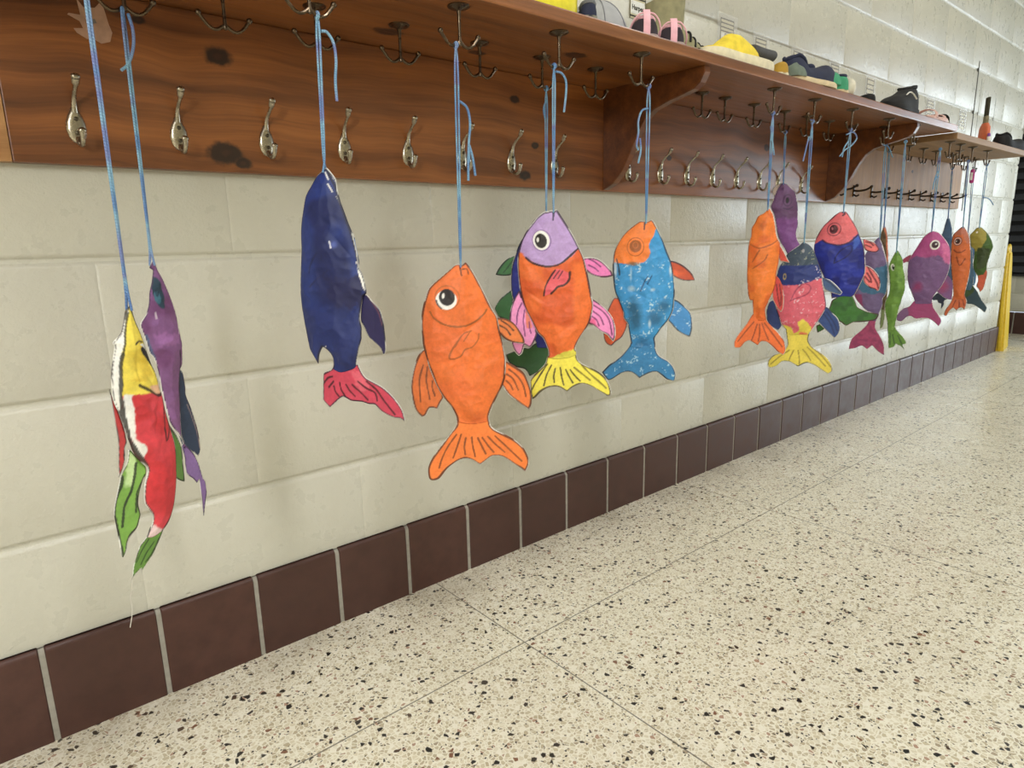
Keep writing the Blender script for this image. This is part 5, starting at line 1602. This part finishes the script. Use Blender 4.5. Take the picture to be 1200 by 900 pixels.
# navy and green sneakers
s = shoe('navy sneaker with a sea-green toe lying lengthwise on the shelf edge', 'sneaker', (1.575, -.262, ZT), R(-3), .215, .072, .050, Cx('peach_sole', (208, 188, 150), .6), navy, navy, sh=.012,
         prof=[(0, .028), (.06, .046), (.13, .054), (.2, .050), (.3, .034), (.42, .029), (.52, .036), (.6, .034), (.7, .042), (.78, .048), (.86, .044), (.94, .03), (1, .012)], group='navy and green sneakers')
gm = Cx('sea_green_mesh', (58, 148, 108), .75)
link('toe_panel', upper_mesh(.098, .0745, .010, [(0, .004), (.2, .022), (.5, .032), (.75, .037), (.9, .030), (1, .012)], 'toe_panel'), gm, s).location = (.122, 0, 0)
link('heel_panel', upper_mesh(.05, .073, .010, [(0, .020), (.3, .036), (.7, .028), (1, .004)], 'heel_panel'), Cx('moss_grey_mesh', (104, 116, 104), .8), s).location = (-.002, 0, 0)
MB().ball((.112, 0, .046), .013, .012, .009).build('tongue', navy, s)
s = shoe('second navy and sea-green sneaker standing heel out, with a cream round heel guard', 'sneaker', (1.838, -.293, ZT), R(78), .16, .066, .040, Cx('peach_sole', (208, 188, 150), .6), gm, navy, sh=.010, group='navy and green sneakers')
MB().ball((.018, -.040, .022), .016, .016, .023).build('heel_guard', Cx('cream_guard', (206, 200, 182), .6), s)
shoe('low black ballet flat behind the shelf edge, below the third name card from the corner', 'shoe', (2.03, -.288, ZT), R(75), .15, .05, .020, black, black, None, sh=.008, name='ballet_flat')
# black sneaker
s = shoe('black sneaker with one curved white stripe on the shelf edge', 'sneaker', (2.375, -.262, ZT), R(182), .21, .074, .072, black, black, black, sh=.014, prof=[(0, .05), (.06, .070), (.16, .074), (.28, .070), (.4, .058), (.55, .043), (.7, .034), (.85, .026), (1, .010)])
MB().tube(arc([(.075, .0385, .038), (.10, .036, .050), (.125, .034, .052), (.15, .0345, .042)], 5), .0026, 6, flat=.6).build('stripe', white, s)
# pink sandals
pk = Cx('pale_pink_vinyl', (206, 168, 158), .5, var=.15)
for i, (x, y, lb) in enumerate([(2.265, -.291, 'pale pink sandal pressed against the front of the black sneaker'), (2.46, -.280, 'second pale pink sandal with a raised strap, right of the black sneaker')]):
    t = thing('sandal', lb, 'sandal', (x, y+.03, ZT), R(-2), 'pale pink sandals')
    if i == 0: t.location.y = -.262-.0
    t.location.y = [-.200, -.262][i]
    link('sole', sole_mesh(.175, .066, .012), pk, t)
    for xx, hgt in ((.055, .036), (.125, .026)):
        mb = MB(); mb.tube(arc([(xx, -.031, .008), (xx, -.026, hgt*.75), (xx, 0, hgt), (xx, .026, hgt*.75), (xx, .031, .008)], 5), .011, 8, flat=.22); mb.build('strap', pk, t)
t = thing('sandal', 'black sandal with a white-striped strap at the end of the stained shelf', 'sandal', (2.60, -.262, ZT), R(2))
t.location = (2.655, -.284, ZT); t.rotation_euler.z = R(86)
link('sole', sole_mesh(.16, .068, .014), cream, t)
for xx, m, hgt in ((.016, black, .034), (.036, white, .033), (.054, black, .036), (.115, black, .03)):
    MB().tube(arc([(xx, -.034, .008), (xx, -.028, hgt*.78), (xx, 0, hgt), (xx, .028, hgt*.78), (xx, .034, .008)], 5), .009, 8, flat=.25).build('strap', m, t)
# paint brush and marker
t = thing('paint_brush', 'wide orange-handled paint brush standing bristles up on the pale shelf', 'paint brush', (3.36, -.205, ZT2), R(40))
rr = []
for z, a, b2 in ((0, .022, .012), (.01, .030, .014), (.05, .036, .016), (.085, .034, .015), (.103, .018, .010)):
    rr.append([(a*math.cos(w), b2*math.sin(w), z) for w in [2*math.pi*k/20 for k in range(20)]])
MB().loft(rr).build('handle', Cx('orange_lacquer', (206, 104, 66), .45), t)
MB().box(-.012, .012, -.006, .006, .100, .132, .002).build('ferrule', Cx('worn_ferrule', (120, 112, 84), .5, var=.4), t)
MB().box(-.0125, .0125, -.005, .005, .131, .205, .003).build('bristles', Cx('dark_bristles', (52, 48, 34), .9), t)
t = thing('marker_pen', 'purple marker pen standing against the orange brush', 'marker', (3.325, -.232, ZT2))
MB().lathe([(.0055, 0), (.0062, .002), (.0062, .05), (.0058, .052), (.0045, .058)], n=16).build('barrel', Cx('purple_plastic', (128, 60, 150), .4), t)
MB().lathe([(.0064, .016), (.0065, .017), (.0065, .044), (.0064, .045)], n=16, cap=False).build('paper_band', white, t)
shoe('black low sneaker at the far end of the pale shelf', 'sneaker', (3.40, -.250, ZT2), R(-4), .225, .082, .048, black, black, black, sh=.012, prof=[(0, .036), (.08, .056), (.16, .050), (.3, .034), (.45, .030), (.6, .030), (.8, .040), (.92, .044), (1, .02)])
# pink charm on a cord
t = thing('glass_charm', 'small magenta tube charm on a cord from the pale rack', 'charm', (3.056, -.265, .935))
MB().lathe([(.001, -.026), (.0070, -.024), (.0078, -.018), (.0078, .020), (.0070, .024), (.003, .027)], n=16).build('tube', Cx('magenta_glass', (160, 44, 112), .25), t)
MB().box(-.0085, -.0076, -.0035, .0035, -.014, .014).build('white_strip', white, t, False)  # flat white strip on the side of the tube
MB().tube([(0, 0, .026), (0, 0, .054)], .0009, 6).build('cord', Cx('grey_cord', (96, 96, 110), .8), t)

# ------------------------------------------------------------------ name cards in clear sleeves on the block wall
card = Cx('name_card_paper', (206, 198, 164), .6, var=.04); ink = Cx('card_ink', (52, 48, 38), .7); wht = Cx('card_white', (232, 232, 226), .55)
sl = NT('clear_sleeve'); nn = sl.noise(sl.coord('Object'), 55, 3)
sl.fin((.95, .95, .95), .08, sl.bump(nn, .9, .004), Alpha=.16, Specular_IOR_Level=1.0); M['sleeve'] = sl.m
cards = [(1.344, .060, .098, 1.243, 'Harper', 'name card reading Harper in a black-ruled border above the pink-tabbed sneakers'), (1.733, .066, .060, 1.254, 'Cole', 'name card with a short first name beside the olive boot laces'),
         (1.915, .060, .060, 1.236, None, 'ruled name card in a shiny crumpled sleeve above the charcoal cuff'), (2.142, .060, .060, 1.236, None, 'ruled name card above the heel of the navy sneaker'), (2.402, .058, .060, 1.236, None, 'ruled name card above the second green sneaker'),
         (2.700, .062, .090, 1.200, None, 'ruled name card with a small loop ornament left of the black sneaker'), (3.330, .075, .072, 1.214, None, 'blurred name card in a shiny sleeve above the pink sandals'), (3.760, .075, .078, 1.205, None, 'name card nearest the vertical dark wall joint')]
for x, w, h, z0, txt, lb in cards:
    t = thing('name_card', lb, 'name card', (x, -.001, z0), 0, 'name cards taped along the wall')
    MB().box(-w/2, w/2, -.0008, 0, 0, h).build('card', card, t, False)
    mb = MB()
    for fz in ((.95, .78, .60, .44, .04) if txt else (.92, .74, .56, .38, .2)): mb.box(-w/2, w/2, -.0012, -.0007, h*fz, h*fz+.0034)
    mb.box(-w/2, -w/2+.002, -.0012, -.0007, 0, h).box(w/2-.002, w/2, -.0012, -.0007, 0, h); mb.build('border', ink, t, False)
    if txt:
        MB().box(-w/2+.004, w/2-.004, -.0013, -.0007, h*.11, h*.40).build('name_panel', wht, t, False)
        fc = bpy.data.curves.new('lettering', 'FONT'); fc.body = txt; fc.size = .0155; fc.align_x = 'CENTER'; fc.extrude = .0002; fc.offset = .0003
        to = bpy.data.objects.new('tmp', fc); C.objects.link(to); bpy.context.view_layer.update()
        me = bpy.data.meshes.new_from_object(to.evaluated_get(bpy.context.evaluated_depsgraph_get())); bpy.data.objects.remove(to)
        me.materials.clear(); lo = link('lettering', me, ink, t); lo.rotation_euler = (R(90), 0, 0); lo.location = (0, -.0016, h*.20)
    if x > 1.8 or txt == 'Cole': MB().box(-w/2-.018, w/2+.014, -.0030, -.0024, -.006, h+.012).build('plastic_sleeve', M['sleeve'], t, False)

# ------------------------------------------------------------------ folded yellow floor sign at the corner
t = thing('floor_sign', 'folded yellow plastic floor sign standing on edge just past the wall corner', 'floor sign', (4.862, -.022, 0))
t.rotation_euler = (R(-2.6), 0, R(8.0))
ys = Cx('yellow_sign_plastic', (222, 186, 40), .4)
for sgn in (-1, 1):
    mb = MB(); pr = [(0, 0), (.27, 0), (.262, .02), (.225, .50), (.20, .575), (.165, .60), (.105, .60), (.07, .575), (.045, .50), (.008, .02)]
    y0, y1 = (sgn*.008, sgn*.017)
    bot = [(x, sgn*(.002+.005*(1-z/.6)), z) for x, z in pr]; tp = [(x, sgn*(.012+.010*(1-z/.6)), z) for x, z in pr]
    mb.loft([bot, tp]); mb.build('panel', ys, t, False)
    for x in (.004, .266): pass
MB().tube(arc([(.10, 0, .59), (.10, 0, .625), (.135, 0, .642), (.17, 0, .625), (.17, 0, .59)], 5), .009, 8).build('handle', ys, t)
MB().box(-.002, .012, -.009, .009, .0, .60, .003).build('edge_rib', ys, t)
MB().ball((.012, 0, .622), .010, .010, .018).build('hinge_knob', ys, t)
# ------------------------------------------------------------------ camera, view
cam = bpy.data.cameras.new('camera'); co = bpy.data.objects.new('camera', cam); C.objects.link(co); bpy.context.scene.camera = co
yaw, pit, rol, fpx = .7008397, -.2128603, -.0222161, 762.94
fw = Vector((math.sin(yaw)*math.cos(pit), math.cos(yaw)*math.cos(pit), math.sin(pit))); rt = Vector((math.cos(yaw), -math.sin(yaw), 0)); up = rt.cross(fw)
c, s = math.cos(rol), math.sin(rol); rt, up = c*rt+s*up, -s*rt+c*up
co.matrix_world = Matrix(((rt.x, up.x, -fw.x, -.0161), (rt.y, up.y, -fw.y, -1.11206), (rt.z, up.z, -fw.z, .72051), (0, 0, 0, 1)))
cam.sensor_fit = 'HORIZONTAL'; cam.sensor_width = 36; cam.lens = fpx/1200*36; cam.clip_start = .02
wd = bpy.data.worlds.new('world'); bpy.context.scene.world = wd; wd.use_nodes = True
wd.node_tree.nodes['Background'].inputs[0].default_value = (.75, .85, 1, 1); wd.node_tree.nodes['Background'].inputs[1].default_value = 1.0
vs = bpy.context.scene.view_settings; vs.view_transform = 'Standard'; vs.look = 'None'; vs.gamma = 1; vs.use_curve_mapping = False; vs.exposure = EXPO
